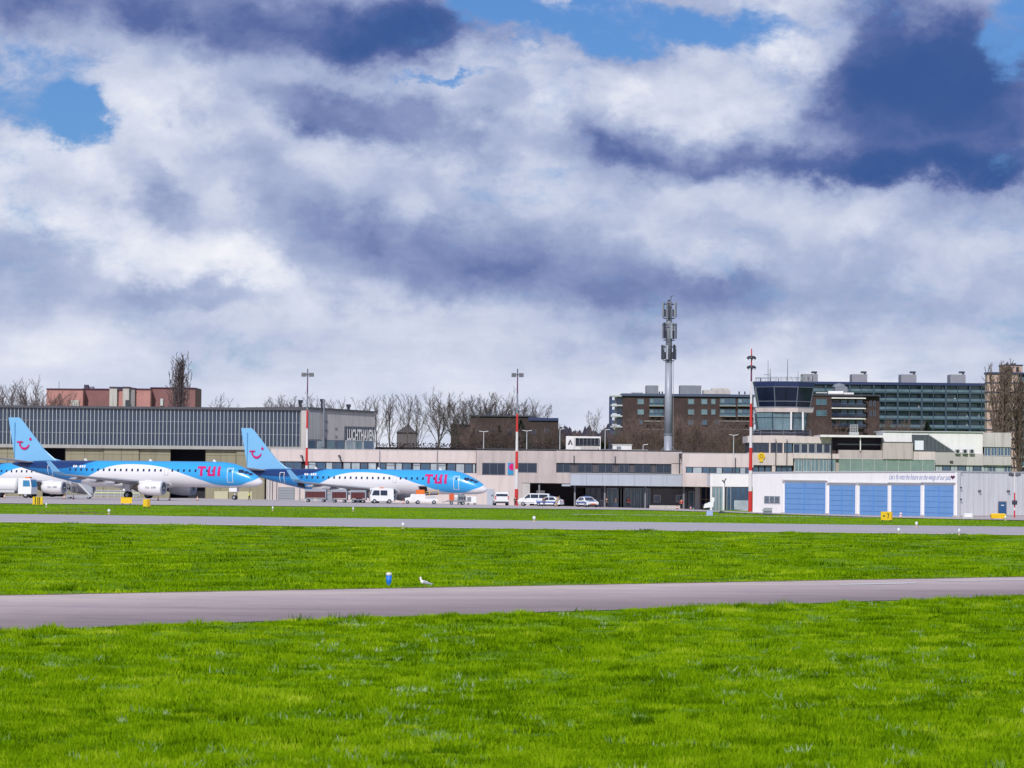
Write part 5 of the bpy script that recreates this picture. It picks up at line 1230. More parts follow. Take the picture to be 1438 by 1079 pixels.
def airliner(loc, rz, label, group, open_hold=(), sc=1.0):
    t = thing('airliner', label, 'aeroplane', loc, group, local=True, rz=rz)
    t.scale = (sc, sc, sc)
    # fuselage
    n = 32; mb = MB(); S_ = []
    A = [q[0] for q in ST]; fine = sorted(set(A+[float(v) for v in np.arange(0, 36.2, .8)]))
    for s in fine:
        ry, rz_, zc = fus(17.8-s)
        for k in range(n): a = 2*math.pi*k/n; mb.v.append((17.8-s, ry*math.cos(a), zc+rz_*math.sin(a)))
    for j in range(len(fine)-1):
        for k in range(n): l = (k+1) % n; mb.f.append((j*n+k, j*n+l, (j+1)*n+l, (j+1)*n+k))
    mb.f.append(tuple(range(n))); mb.f.append(tuple((len(fine)-1)*n+k for k in range(n)))
    fu = mb.build('fuselage', LIV, t, smooth=True)
    # belly fairing
    mb = MB(); k_ = 16; secs = [(6.2, .25, .15), (5, 1.1, .5), (3, 1.5, .78), (0, 1.6, .85), (-2.5, 1.5, .75), (-4.5, 1.0, .45), (-6, .2, .12)]
    for x, ry, rz_ in secs:
        for k in range(k_): a = 2*math.pi*k/k_; mb.v.append((x, ry*math.cos(a), 2.02+rz_*math.sin(a)))
    for j in range(len(secs)-1):
        for k in range(k_): l = (k+1) % k_; mb.f.append((j*k_+k, j*k_+l, (j+1)*k_+l, (j+1)*k_+k))
    mb.build('belly_fairing', planew, t, smooth=True)
    for sd_ in (-1, 1):
        # cabin windows
        for k in range(27):
            x = 12.2-k*.83
            if k in (9,): continue
            m = MB(); patch(m, x-.13, x+.13, 3.56, 3.90, sd_, .015, 1, 3); m.build('cabin_window', mat('cabin_glass', (.02, .035, .09), .1), fu, fix=False)
        for x0, x1, z0, z1 in ((13.35, 14.15, 2.25, 4.12), (-12.9, -12.15, 2.85, 4.4)):
            m = MB(); g = .07
            patch(m, x0, x0+g, z0, z1, sd_, .02, 1, 6); patch(m, x1-g, x1, z0, z1, sd_, .02, 1, 6); patch(m, x0+g, x1-g, z1-g, z1, sd_, .02, 2, 1); patch(m, x0+g, x1-g, z0, z0+g, sd_, .02, 2, 1)
            d = m.build('cabin_door', planew, fu, fix=False)
            m = MB(); patch(m, (x0+x1)/2-.1, (x0+x1)/2+.1, z1-.55, z1-.25, sd_, .02, 1, 2); m.build('door_window', mat('cabin_glass', (0,0,0)), d, fix=False)
        m = MB(); x0, x1, z0, z1, g = 4.45, 4.98, 3.1, 4.15, .035
        patch(m, x0, x0+g, z0, z1, sd_, .02, 1, 4); patch(m, x1-g, x1, z0, z1, sd_, .02, 1, 4); patch(m, x0+g, x1-g, z1-g, z1, sd_, .02, 1, 1); patch(m, x0+g, x1-g, z0, z0+g, sd_, .02, 1, 1)
        m.build('escape_hatch', winggr, fu, fix=False)
        # cockpit glazing
        for a0, a1, z0, z1 in ((14.9, 15.55, 3.50, 3.92), (15.62, 16.15, 3.40, 3.74), (16.2, 16.62, 3.20, 3.50)):
            m = MB(); patch(m, a0, a1, z0, z1, sd_, .02, 3, 3, slant=-.35); m.build('cockpit_window', mat('cabin_glass', (0,0,0)), fu, fix=False)
        # lettering T U I, slab strokes wrapped on the skin
        L_ = MB(); z0, z1 = 3.05, 4.32; d = -1 if sd_ > 0 else 1; xb = 9.15 if sd_ < 0 else 12.75
        def bar(a, b_, c, e): 
            u0, u1 = xb+d*a*.96, xb+d*b_*.96; patch(L_, min(u0, u1), max(u0, u1), z0+c*(z1-z0), z0+e*(z1-z0), sd_, .03, 2, 5)
        bar(.0, 1.2, .78, 1.0); bar(.42, .80, 0, .79); bar(0, .12, .68, .79); bar(1.08, 1.2, .68, .79)
        bar(1.55, 1.90, .2, 1.0); bar(2.30, 2.65, .2, 1.0); bar(1.55, 2.65, .0, .22)
        bar(3.0, 3.38, 0, 1.0)
        L_.build('lettering', pinkl, fu, fix=False)
        # registration and flag
        m = MB(); 
        for k in range(6):
            if k == 2: patch(m, -9.0+k*.32, -8.85+k*.32, 4.12, 4.18, sd_, .03, 1, 1)
            else: patch(m, -9.0+k*.32, -8.78+k*.32, 4.0, 4.30, sd_, .03, 1, 1)
        m.build('registration_mark', planew, fu, fix=False)
        # wing
        W_ = MB(); root_le, root_te, tip_le, tip_te = 5.2, -1.6, -3.4, -4.95; kink = (4.7, 1.55, -1.25)
        sec = [(1.2, root_le, root_te, 1.95, .42), (4.6, 2.35, -1.75, 2.25, .28), (9, -.35, -3.25, 2.62, .18), (13.3, tip_le, tip_te, 3.05, .10)]
        prof = [(0, 0), (.06, .5), (.3, 1), (.6, .75), (1, 0), (.6, -.35), (.3, -.6), (.06, -.35)]
        for y, le, te, z, th in sec:
            for u, h in prof: W_.v.append((le+(te-le)*u, sd_*y, z+h*th))
        for j in range(3):
            for k in range(8): l = (k+1) % 8; W_.f.append((j*8+k, j*8+l, (j+1)*8+l, (j+1)*8+k))
        W_.f += [tuple(range(8)), tuple(24+k for k in range(8))]
        wg = W_.build('wing', winggr, t)
        m = MB(); ws = [(13.3, -3.4, -4.95, 3.05, .10), (13.85, -4.2, -5.35, 3.45, .07), (14.36, -5.3, -5.95, 4.75, .04)]
        for y, le, te, z, th in ws:
            for u, h in prof: m.v.append((le+(te-le)*u, sd_*y-sd_*h*th*.6, z+h*th*.4))
        for j in range(2):
            for k in range(8): l = (k+1) % 8; m.f.append((j*8+k, j*8+l, (j+1)*8+l, (j+1)*8+k))
        m.f += [tuple(range(8)), tuple(16+k for k in range(8))]; m.build('winglet', lblue, wg)
        for y_, x_, zf_ in ((3.4, -2.2, 2.0), (6.8, -2.6, 2.25), (10.0, -3.7, 2.55)):
            m = MB(); m.lathe([(.02, -1.3), (.16, -.8), (.2, 0), (.12, .8), (.02, 1.3)], 8, (x_, sd_*y_, zf_), 'X'); m.build('flap_fairing', winggr, wg, smooth=True)
        # engine
        ex, ey, ez = 5.6, sd_*4.45, 1.42
        e = MB().lathe([(.70, .22), (.80, .28), (.88, .16), (.94, -.25), (.97, -.9), (.93, -1.8), (.82, -2.6), (.72, -3.1), (.66, -3.12)], 24, (ex, ey, ez), 'X').build('engine', planew, t, smooth=True)
        MB().lathe([(.69, .21), (.74, .30), (.82, .30), (.89, .14), (.885, .02)], 24, (ex, ey, ez), 'X').build('intake_ring', steel, e, smooth=True)
        MB().lathe([(.68, .235), (.02, .24)], 20, (ex, ey, ez), 'X').build('fan', dark, e)
        m = MB()
        for k in range(14):
            a = 2*math.pi*k/14; c_, s__ = math.cos(a), math.sin(a)
            m.poly([(ex+.26, ey+.14*c_, ez+.14*s__), (ex+.245, ey+.64*math.cos(a-.1), ez+.64*math.sin(a-.1)), (ex+.27, ey+.64*math.cos(a+.13), ez+.64*math.sin(a+.13))])
        m.build('fan_blade', steel, e, fix=False)
        MB().lathe([(.02, .46), (.10, .36), (.16, .245)], 12, (ex, ey, ez), 'X').build('spinner', greym, e, smooth=True)
        MB().lathe([(.60, -3.0), (.50, -3.5), (.30, -4.0), (.05, -4.4)], 16, (ex, ey, ez), 'X').build('exhaust_cone', mat('exhaust_metal', (.12, .10, .09), .4, metal=.7), e, smooth=True)
        m = MB(); m.hexa([(ex-.9, ey-.1, ez+.7), (ex-3.0, ey-.1, ez+.6), (ex-3.0, ey+.1, ez+.6), (ex-.9, ey+.1, ez+.7)], [(ex-1.6, ey-.08, 2.45), (ex-5.0, ey-.08, 2.3), (ex-5.0, ey+.08, 2.3), (ex-1.6, ey+.08, 2.45)]); m.build('pylon', planew, e)
        # small lettering on the cowling
        m = MB()
        for k, ch in enumerate('TUI.COM'):
            u = ex-1.95+k*.22 if sd_ < 0 else ex-.6-k*.22
            for (a0, a1, c0_, c1_) in {'T': [(0, .16, .17, .22), (.06, .10, 0, .17)], 'U': [(0, .04, 0, .22), (.12, .16, 0, .22), (0, .16, 0, .05)], 'I': [(.05, .1, 0, .22)], '.': [(.05, .09, 0, .05)],
                                       'C': [(0, .05, 0, .22), (0, .16, 0, .05), (0, .16, .17, .22)], 'O': [(0, .04, 0, .22), (.12, .16, 0, .22), (0, .16, 0, .05), (0, .16, .17, .22)], 'M': [(0, .04, 0, .22), (.12, .16, 0, .22), (.06, .1, .08, .22), (0, .16, .18, .22)]}[ch]:
                def q(a, c): return (u+(a if sd_ < 0 else -a), ey+sd_*(math.sqrt(max(0, .975**2-(c-.1)**2))+.015), ez-.03+c)
                m.poly([q(a0, c0_), q(a1, c0_), q(a1, c1_), q(a0, c1_)])
        m.build('cowling_lettering', mat('cowling_print', (.12, .12, .16), .6), e, fix=False)
        # main gear
        g = MB().tube((0, sd_*2.6, 1.9), (0, sd_*2.97, .55), .13, n=8).tube((.5, sd_*2.2, 1.8), (0, sd_*2.9, .9), .06, n=6).tube((0, sd_*2.65, .48), (0, sd_*3.3, .48), .08, n=6).build('landing_gear', greym, t)
        MB().box(-.35, .35, sd_*3.18, sd_*3.23, .95, 1.9).build('gear_door', planew, g)
        for y_ in (2.72, 3.22): wheel(g, 0, sd_*y_, .49, .49, .30)
        # tailplane
        m = MB(); sec = [(.25, -15.1, -17.6, 4.62, .16), (5.9, -18.1, -19.4, 5.25, .07)]
        for y, le, te, z, th in sec:
            for u, h in prof: m.v.append((le+(te-le)*u, sd_*y, z+h*th))
        for k in range(8): l = (k+1) % 8; m.f.append((k, l, 8+l, 8+k))
        m.f += [tuple(range(8)), tuple(8+k for k in range(8))]; m.build('tailplane', winggr, t)
    # nose gear
    g = MB().tube((13.85, 0, 2.0), (13.85, 0, .35), .09, n=8).tube((13.85, -.22, .31), (13.85, .22, .31), .05, n=6).tube((13.1, 0, 1.8), (13.8, 0, 1.0), .05, n=6).build('nose_gear', planew, t)
    MB().box(13.2, 14.3, -.38, -.34, 1.05, 1.75).build('gear_door', planew, g); MB().box(13.2, 14.3, .34, .38, 1.05, 1.75).build('gear_door', planew, g)
    MB().lathe([(.02, 0), (.1, .02), (.1, .1), (.02, .12)], 8, (13.95, 0, 1.05), 'X').build('taxi_light', lampglass, g)
    for y_ in (-.2, .2): wheel(g, 13.85, y_, .31, .31, .18)
    # fin with the smile emblem
    fin = [(-11.2, 4.86), (-12.5, 5.18), (-14.0, 6.35), (-17.3, 10.2), (-17.75, 10.57), (-19.35, 10.57), (-19.2, 9.6), (-18.25, 4.9), (-17, 4.6), (-12, 4.7)]
    m = MB(); n_ = len(fin)
    def thk(x, z): return .02+.16*max(0, min(1, (10.9-z)/6))*max(0, min(1, ((x+19.6)/2.2)))
    for sg_ in (-1, 1):
        for x, z in fin: m.v.append((x, sg_*thk(x, z)*(0.3 if x > -12.6 else 1), z))
    m.f.append(tuple(range(n_))); m.f.append(tuple(n_+k for k in reversed(range(n_))))
    for k in range(n_): l = (k+1) % n_; m.f.append((k, n_+k, n_+l, l))
    fn = m.build('tail_fin', lblue, t)
    m = MB(); m.box(-18.35, -18.3, -.19, .19, 5.2, 9.9); m.build('rudder_joint', mat('joint_blue', (.05, .25, .5), .5), fn)
    for sd_ in (-1, 1):
        m = MB(); Yq = sd_*.22; cx_, cz_, ra, rb_ = -16.45, 7.15, 1.02, .70; pr = []
        K = 18
        for k in range(K+1):
            a = math.radians(200+(345-200)*k/K); wd = .10+.13*math.sin(math.pi*k/K)**.7
            pr.append(((cx_+(ra+.0)*math.cos(a), cz_+(1.15)*math.sin(a)), (cx_+(ra-wd*1.6)*math.cos(a), cz_+(1.15-wd*1.6)*math.sin(a))))
        for k in range(K):
            (a0, b0), (a1, b1) = pr[k], pr[k+1]
            m.poly([(a0[0], Yq, a0[1]), (a1[0], Yq, a1[1]), (b1[0], Yq, b1[1]), (b0[0], Yq, b0[1])])
        m.poly([(-17.95, Yq, 7.2), (-17.95, Yq, 7.42), (-16.75, Yq, 7.42), (-16.75, Yq, 7.2)])
        m.poly([(-17.52, Yq, 6.75), (-17.25, Yq, 6.55), (-17.15, Yq, 7.25), (-17.42, Yq, 7.25)])
        m.poly([(-15.30+.24*math.cos(v), Yq, 7.78+.24*math.sin(v)) for v in np.linspace(0, 6.283, 13)[:-1]])
        m.v = [(-16.95+(x+16.6)*.76, y, 7.2+(z-7.15)*.80) for x, y, z in m.v]
        m.build('smile_emblem', pinkl, fn, fix=False)
    MB().lathe([(.02, 0), (.12, -.05), (.14, -.3), (.1, -.32)], 8, (-18.35, 0, 4.44), 'X').build('apu_exhaust', darkm, t)
    for x in (11.2, 2.0, -7.5): MB().hexa([(x, -.02, 4.9), (x-.5, -.02, 4.9), (x-.5, .02, 4.9), (x, .02, 4.9)], [(x-.3, -.01, 5.2), (x-.5, -.01, 5.2), (x-.5, .01, 5.2), (x-.3, .01, 5.2)]).build('antenna', planew, t)
    for hx, hz in open_hold:
        m = MB(); patch(m, hx, hx+1.1, hz, hz+.85, -1, .03, 2, 4); o = m.build('open_hold', dark, fu, fix=False)
        p = onskin(hx, hz+.95, -1, .05); m = MB(); m.hexa([(hx-.1, p.y, hz+.88), (hx+1.2, p.y, hz+.88), (hx+1.2, p.y-1.15, hz+1.02), (hx-.1, p.y-1.15, hz+1.02)][::-1], [(hx-.1, p.y, hz+.96), (hx+1.2, p.y, hz+.96), (hx+1.2, p.y-1.15, hz+1.1), (hx-.1, p.y-1.15, hz+1.1)][::-1]); m.build('hold_door', planew, fu)
    return t
GR = 'blue and white airliners parked on the apron'
def apron_at(x, Y, dz=.06): p = G(x, Y); p.z += dz; return p
def sit(x, Y, row):
    p = W(x, row, Y); return p
airliner(sit(194.5, 420, 700.4), R(-20), 'blue and white airliner before the hangar, nose by the man in the yellow vest', GR)
airliner(sit(515.5, 457, 709.0), R(-20), 'blue and white airliner with open hold doors and baggage carts beside it', GR, ((8.3, 1.72), (-10.1, 2.2)), 1.025)
airliner(sit(60, 468, 698.2), R(-20), 'airliner half hidden behind the hangar-side one, cut off by the left frame edge', GR)

# ================================================================== vehicles (local frame: front +x, y left, z up)
def veh(name, label, cat, x, Y, rz, scale=1.0, group=None, dz=.07):
    t = thing(name, label, cat, apron_at(x, Y, dz), group, local=True, rz=rz); t.scale = (scale,)*3; return t
def wheels(t, xs_, half, r=.33, w_=.22, ym=None):
    for x in xs_:
        for s in (-1, 1): wheel(t, x, s*(half-w_*.4), r, r, w_)
def body_prism(t, pts, half, taper, m, name='body'):
    """side outline pts (x,z) lofted across the width, upper points pulled in by taper"""
    mb = MB(); n = len(pts); zmx = max(z for _, z in pts); mid = zmx*.55
    ys_ = [(-1, 1), (-.93, .0)]
    def y(z, s): return s*(half-(taper*max(0, (z-mid)/(zmx-mid)) if z > mid else 0))
    for s in (-1, 1):
        for x, z in pts: mb.v.append((x, y(z, s), z))
    mb.f.append(tuple(range(n))); mb.f.append(tuple(n+k for k in reversed(range(n))))
    for k in range(n): l = (k+1) % n; mb.f.append((k, n+k, n+l, l))
    o = mb.build(name, m, t); bv = o.modifiers.new('bevel', 'BEVEL'); bv.width = .05; bv.segments = 2; bv.limit_method = 'ANGLE'; return o
def side_glass(t, quads, half, taper, zmx, m=glass, name='side_window'):
    mid = zmx*.55
    for q in quads:
        for s in (-1, 1):
            pts = [(x, s*(half-taper*max(0, (z-mid)/(zmx-mid))+.012), z) for x, z in q]
            if s > 0: pts = pts[::-1]
            MB().poly(pts).build(name, m, t, fix=False)
def cross_glass(t, x0, z0, x1, z1, h0, h1, name='windscreen', m=glass, out=.02):
    d = Vector((z1-z0, 0, -(x1-x0))).normalized()*out
    MB().poly([(x0+d.x, -h0, z0+d.z), (x0+d.x, h0, z0+d.z), (x1+d.x, h1, z1+d.z), (x1+d.x, -h1, z1+d.z)]).build(name, m, t, fix=False)
def van(x, Y, rz, label, scale=1.0, stripe=False, long=True, group=None):
    t = veh('parked_van', label, 'van', x, Y, rz, scale, group)
    pts = [(2.45, .35), (2.45, .95), (2.25, 1.15), (1.55, 1.32), (.85, 1.92), (.5, 1.97), (-2.35, 1.95), (-2.5, 1.2), (-2.5, .35)] if long else [(2.0, .35), (2.0, .85), (1.85, 1.02), (1.15, 1.15), (.55, 1.72), (.3, 1.82), (-1.9, 1.8), (-2.0, 1.1), (-2.0, .35)]
    body_prism(t, pts, .95, .12, vwhite); L2 = 2.5 if long else 2.0
    if long:
        side_glass(t, [[(.55, 1.25), (1.45, 1.25), (.85, 1.82), (.55, 1.82)], [(-.75, 1.25), (.45, 1.25), (.45, 1.82), (-.75, 1.82)], [(-2.2, 1.25), (-.87, 1.25), (-.87, 1.82), (-2.2, 1.82)]], .95, .12, 1.97)
        cross_glass(t, 1.5, 1.33, .9, 1.88, .8, .74)
    else:
        side_glass(t, [[(.25, 1.12), (1.05, 1.12), (.55, 1.62), (.25, 1.62)]], .95, .12, 1.82); cross_glass(t, 1.15, 1.16, .6, 1.66, .8, .74)
    z_ = 1.15
    MB().poly([(-L2-.02, .8, z_+.1), (-L2-.02, -.8, z_+.1), (-L2+.11, -.74, 1.72 if not long else 1.85), (-L2+.11, .74, 1.72 if not long else 1.85)]).build('rear_window', glass, t, fix=False)
    for s in (-1, 1):
        MB().box(L2-.02, L2+.03, s*.88, s*.6, .72, .92).build('headlight', lampglass, t); MB().box(-L2-.03, -L2+.02, s*.9, s*.78, .8, 1.3).build('tail_light', redp, t)
        MB().box(1.15, 1.3, s*.97, s*1.15, 1.2, 1.42).build('wing_mirror', darkm, t)
        MB().box(-L2+.1, L2-.1, s*.955, s*.96, .5, .56).build('trim_strip', darkm, t)
    MB().box(L2-.05, L2+.06, -.9, .9, .32, .55).build('bumper', darkm, t); MB().box(-L2-.06, -L2+.05, -.9, .9, .32, .55).build('bumper', darkm, t)
    wheels(t, (L2-.85, -L2+.85), .93); return t
def car(x, Y, rz, label, scale=1.0, police=False, group=None):
    t = veh('parked_car', label, 'car', x, Y, rz, scale, group)
    pts = [(2.1, .28), (2.12, .62), (1.95, .8), (1.0, .95), (.35, 1.38), (-.1, 1.47), (-1.1, 1.44), (-1.85, 1.02), (-2.05, .92), (-2.08, .3)]
    body_prism(t, pts, .88, .2, vwhite)
    side_glass(t, [[(-.2, .96), (.85, .96), (.3, 1.33), (-.2, 1.38)], [(-1.35, .98), (-.3, .96), (-.3, 1.38), (-1.0, 1.36)]], .88, .2, 1.47)
    cross_glass(t, 1.0, .96, .38, 1.37, .68, .58); 
    MB().poly([(-1.86, .6, 1.05), (-1.86, -.6, 1.05), (-1.15, -.55, 1.44), (-1.15, .55, 1.44)]).build('rear_window', glass, t, fix=False)
    for s in (-1, 1):
        MB().box(1.98, 2.14, s*.8, s*.52, .62, .76).build('headlight', lampglass, t); MB().box(-2.12, -1.98, s*.8, s*.5, .75, .9).build('tail_light', redp, t)
        MB().box(.65, .82, s*.86, s*1.02, .92, 1.06).build('wing_mirror', vwhite, t)
        if police: MB().box(-1.8, 1.7, s*.885, s*.892, .55, .75).build('side_stripe', vblue, t)
    if police:
        MB().box(1.1, 1.9, -.5, .5, .80, .93).build('bonnet_stripe', vblue, t); MB().box(-.5, -.2, -.5, .5, 1.48, 1.58).build('light_bar', vblue, t); MB().box(2.12, 2.15, -.42, .42, .42, .56).build('number_plate', orange, t)
    MB().box(2.06, 2.15, -.8, .8, .30, .42).build('grille', darkm, t)
    wheels(t, (1.35, -1.3), .86, .31); return t
van(754-4, 462, R(173), 'silver-white passenger van parked before the covered terminal entrance', .92)
car(771, 455, R(158), 'small white police car with blue stripe parked at the rear of the passenger van', .95, True)
car(824.5, 455, R(-68), 'white police car facing the runway, parked alone before the glazed entrance', 1.0, True)
van(703, 452, R(95), 'small white delivery van seen from behind, left of the tall terminal mast', 1.05, long=False)
# white high-roofed airport tug van among the carts
t = veh('service_van', 'boxy white airport service vehicle parked right of the baggage carts', 'van', 535.5, 428, R(-172), 1.0)
body_prism(t, [(1.55, .3), (1.6, 1.1), (1.25, 1.9), (1.1, 2.0), (-1.55, 2.0), (-1.6, .3)], .85, .1, vwhite)
side_glass(t, [[(.35, 1.1), (1.35, 1.1), (1.1, 1.75), (.35, 1.75)], [(-.7, 1.1), (.2, 1.1), (.2, 1.75), (-.7, 1.75)]], .85, .1, 2.0); cross_glass(t, 1.58, 1.15, 1.28, 1.85, .75, .7)
MB().box(-1.3, -.75, -.88, -.86, .9, 1.7).build('side_poster', maroon, t); wheels(t, (1.0, -1.0), .84, .3); MB().box(-.3, .3, -.15, .15, 2.02, 2.14).build('beacon', orange, t)
# baggage carts
for x, lb in ((443.5, 'leftmost and longest grey baggage cart with maroon curtains'), (477, 'middle one of the three grey baggage carts with maroon curtains'), (503.5, 'maroon curtained baggage cart nearest the boxy white service vehicle')):
    t = veh('baggage_cart', lb, 'baggage cart', x, 430, R(-4), 1.0, 'baggage carts in a row')
    hw = 1.45 if x < 450 else 1.05
    MB().box(-hw, hw, -.75, .75, .38, .52).build('chassis', greym, t); MB().box(-hw, hw, -.78, .78, 1.62, 1.72).build('roof', steel, t)
    for sx in (-hw+.04, hw-.04):
        for sy in (-.72, .72): MB().box(sx-.04, sx+.04, sy-.04, sy+.04, .52, 1.62).build('post', steel, t)
    MB().box(-hw+.1, hw-.1, -.70, -.66, .60, 1.42).build('curtain', maroon, t); MB().box(-hw+.1, hw-.1, .66, .70, .6, 1.42).build('curtain', maroon, t)
    for k in range(6): xq = -hw+.2+k*(2*hw-.4)/5; MB().box(xq-.02, xq+.02, -.73, -.705, .6, 1.42).build('curtain_fold', mat('curtain_fold', (.05, .01, .015), .8), t)
    MB().box(-hw-.9, -hw, -.04, .04, .35, .41).build('drawbar', greym, t); MB().box(-hw+.03, hw-.03, -.74, -.70, 1.44, 1.6).build('valance', steel, t); MB().box(-hw+.05, -hw+.12, -.7, .7, .55, 1.6).build('end_panel', steel, t); MB().box(hw-.12, hw-.05, -.7, .7, .55, 1.6).build('end_panel', steel, t)
    wheels(t, (-hw+.4, hw-.4), .72, .2, .14)
# container box beside the carts
t = veh('equipment_box', 'grey steel equipment box between the two left baggage carts', 'box', 461.5, 434, 0, 1.0)
MB().box(-.55, .55, -.5, .5, .15, 1.15).build('body', greym, t); MB().box(-.5, .5, -.53, -.5, .2, 1.1).build('door', steel, t); MB().box(-.6, .6, -.55, .55, 1.15, 1.2).build('lid', steel, t)
# belt loader with orange screens
t = veh('belt_loader', 'belt loader with orange hood reaching the open front hold of the right airliner', 'belt loader', 598, 436, R(3), 1.0)
MB().box(-1.6, 1.6, -.7, .7, .35, .75).build('chassis', vwhite, t); MB().box(-1.5, -.1, -.68, .68, .75, 1.35).build('engine_cover', vwhite, t); MB().box(-1.35, -.2, -.6, .6, 1.35, 1.95).build('hood', orange, t)
m = MB().hexa([(-.6, .1, 1.15), (1.75, .1, 1.3), (1.75, .7, 1.3), (-.6, .7, 1.15)], [(-.6, .1, 1.3), (1.75, .1, 1.48), (1.75, .7, 1.48), (-.6, .7, 1.3)]); m.build('conveyor_belt', dark, t)
MB().tube((-.5, .05, 1.6), (1.75, .05, 1.95), .035, n=5).tube((1.7, .05, 1.4), (1.7, .05, 1.95), .035, n=5).tube((.5, .05, 1.2), (.5, .05, 1.76), .035, n=5).build('hand_rail', yellow, t)
MB().box(.3, 1.3, -.69, -.3, .75, 1.15).build('seat_box', lframe, t); wheels(t, (-1.1, 1.1), .68, .28)
t = veh('tow_tractor', 'small white tow tractor left of the orange hooded belt loader', 'tractor', 579, 438, R(180), 1.0)
body_prism(t, [(1.0, .25), (1.0, .8), (.3, .9), (.2, 1.35), (-.5, 1.35), (-.6, .8), (-1.0, .75), (-1.0, .25)], .55, .05, vwhite); MB().box(-.45, .1, -.58, -.56, .9, 1.28).build('side_window', glass, t); wheels(t, (.65, -.65), .55, .25, .16)
t = veh('ground_power_unit', 'grey wheeled ground power unit with a red cover under the right airliner nose', 'power unit', 642, 440, R(2), 1.0)
MB().box(-1.4, 1.3, -.6, .6, .4, .58).build('chassis', greym, t); body_prism(t, [(1.2, .55), (1.2, 1.2), (.9, 1.4), (.1, 1.4), (0, .55)], .58, .06, greym)
MB().box(-1.1, -.45, -.5, .5, .58, 1.5).build('cover', mat('red_orange_cover', (.62, .10, .03), .6), t); MB().box(-.4, -.02, -.5, .5, .58, 1.0).build('control_box', lframe, t); MB().tube((-1.4, 0, .45), (-2.1, 0, .3), .05, n=5).build('tow_bar', greym, t)
for k in range(4): MB().box(.2+.24*k, .34+.24*k, -.61, -.585, .7, 1.1).build('grille_slot', dark, t)
wheels(t, (-.8, .8), .6, .24, .16)
t = veh('ground_unit', 'small white cabinet trolley behind the ground power unit', 'trolley', 662, 450, 0, 1.0)
MB().box(-.7, .7, -.45, .45, .3, 1.2).build('cabinet', vwhite, t); MB().box(-.6, -.05, -.47, -.45, .45, 1.1).build('door', greym, t); wheels(t, (-.45, .45), .42, .16, .1)
# fuel bowser at the left edge
t = veh('fuel_truck', 'white fuel tanker truck with blue-tinted cab at the left edge', 'truck', 13, 455, R(-14), 1.0)
MB().box(-4.2, 3.6, -.5, .5, .65, .9).build('chassis', darkm, t)
MB().lathe([(.2, -4.1), (.95, -4.0), (1.05, -3.7), (1.05, 1.1), (.95, 1.35), (.2, 1.45)], 20, (0, 0, 1.85), 'X').build('tank', vwhite, t, smooth=True)
c = body_prism(t, [(3.75, .55), (3.8, 1.5), (3.6, 2.7), (3.4, 2.8), (1.75, 2.8), (1.75, .55)], 1.15, .08, vwhite, 'cab')
side_glass(c, [[(2.5, 1.65), (3.6, 1.65), (3.45, 2.5), (2.5, 2.5)]], 1.15, .08, 2.8, mat('cab_blue_glass', (.05, .22, .42), .1)); cross_glass(c, 3.8, 1.55, 3.63, 2.55, 1.0, .95, m=mat('cab_blue_glass', (0,0,0)))
MB().box(2.6, 3.2, -.5, .5, 2.8, 2.98).build('beacon_bar', orange, t); MB().box(-3.6, 1.2, -1.06, -.9, .75, 1.1).build('side_locker', lframe, t); wheels(t, (2.9, -1.6, -2.9), 1.1, .48, .34)
# passenger stairs
t = veh('passenger_stairs', 'grey mobile passenger stairs behind the tail of the left airliner', 'stairs', 112, 452, R(0), 1.0)
p0 = Vector((-1.5, 0, .45)); p1 = Vector((1.7, 0, .45))
MB().box(-1.9, 1.7, -.8, .8, .25, .5).build('chassis', steel, t)
for s in (-1, 1):
    m = MB(); m.hexa([(1.5, s*.75, .4), (1.9, s*.75, .4), (1.9, s*.7, .4), (1.5, s*.7, .4)], [(-.7, s*.75, 2.6), (-.3, s*.75, 2.6), (-.3, s*.7, 2.6), (-.7, s*.7, 2.6)]); m.build('stringer', lframe, t)
    MB().poly([(1.7, s*.76, .7), (-.5, s*.76, 2.7), (-.5, s*.76, 3.5), (1.7, s*.76, 1.5)]).build('side_screen', steel, t, fix=False)
for k in range(11): MB().box(1.4-k*.2, 1.75-k*.2, -.7, .7, .5+k*.2, .54+k*.2).build('tread', greym, t)
MB().box(-1.8, -.4, -.75, .75, 2.62, 2.7).build('platform', greym, t)
m = MB()
for a in (-1.75, -1.1, -.45): m.tube((a, -.75, .5), (a, -.75, 3.6), .05, n=4).tube((a, .75, .5), (a, .75, 3.6), .05, n=4)
m.tube((-1.75, -.75, 3.6), (-.45, -.75, 3.6), .04, n=4).tube((-1.75, -.75, .6), (-.45, -.75, 2.5), .05, n=4); m.build('frame', greym, t); wheels(t, (-1.4, 1.3), .75, .22, .14)
# pale crowd barrier under the left airliner
t = veh('barrier', 'long pale mesh barrier standing behind the left airliner wheels', 'barrier', 160, 500, 0)
m = MB()
for k in range(9): m.tube((-4+k, 0, 0), (-4+k, 0, 1.3), .04, n=4)
for z in (.35, 1.25): m.tube((-4, 0, z), (4, 0, z), .045, n=4)
m.build('rail', lframe, t)
for k in range(8): MB().box(-3.95+k, -3.05+k, -.01, .01, .4, 1.2).build('mesh_panel', mat('mesh_grey', (.32, .34, .37), .6, alpha=.6), t)
MB().box(-4, 4, -.03, -.02, .78, .92).build('tape', mat('pale_yellow', (.60, .65, .30), .6), t)
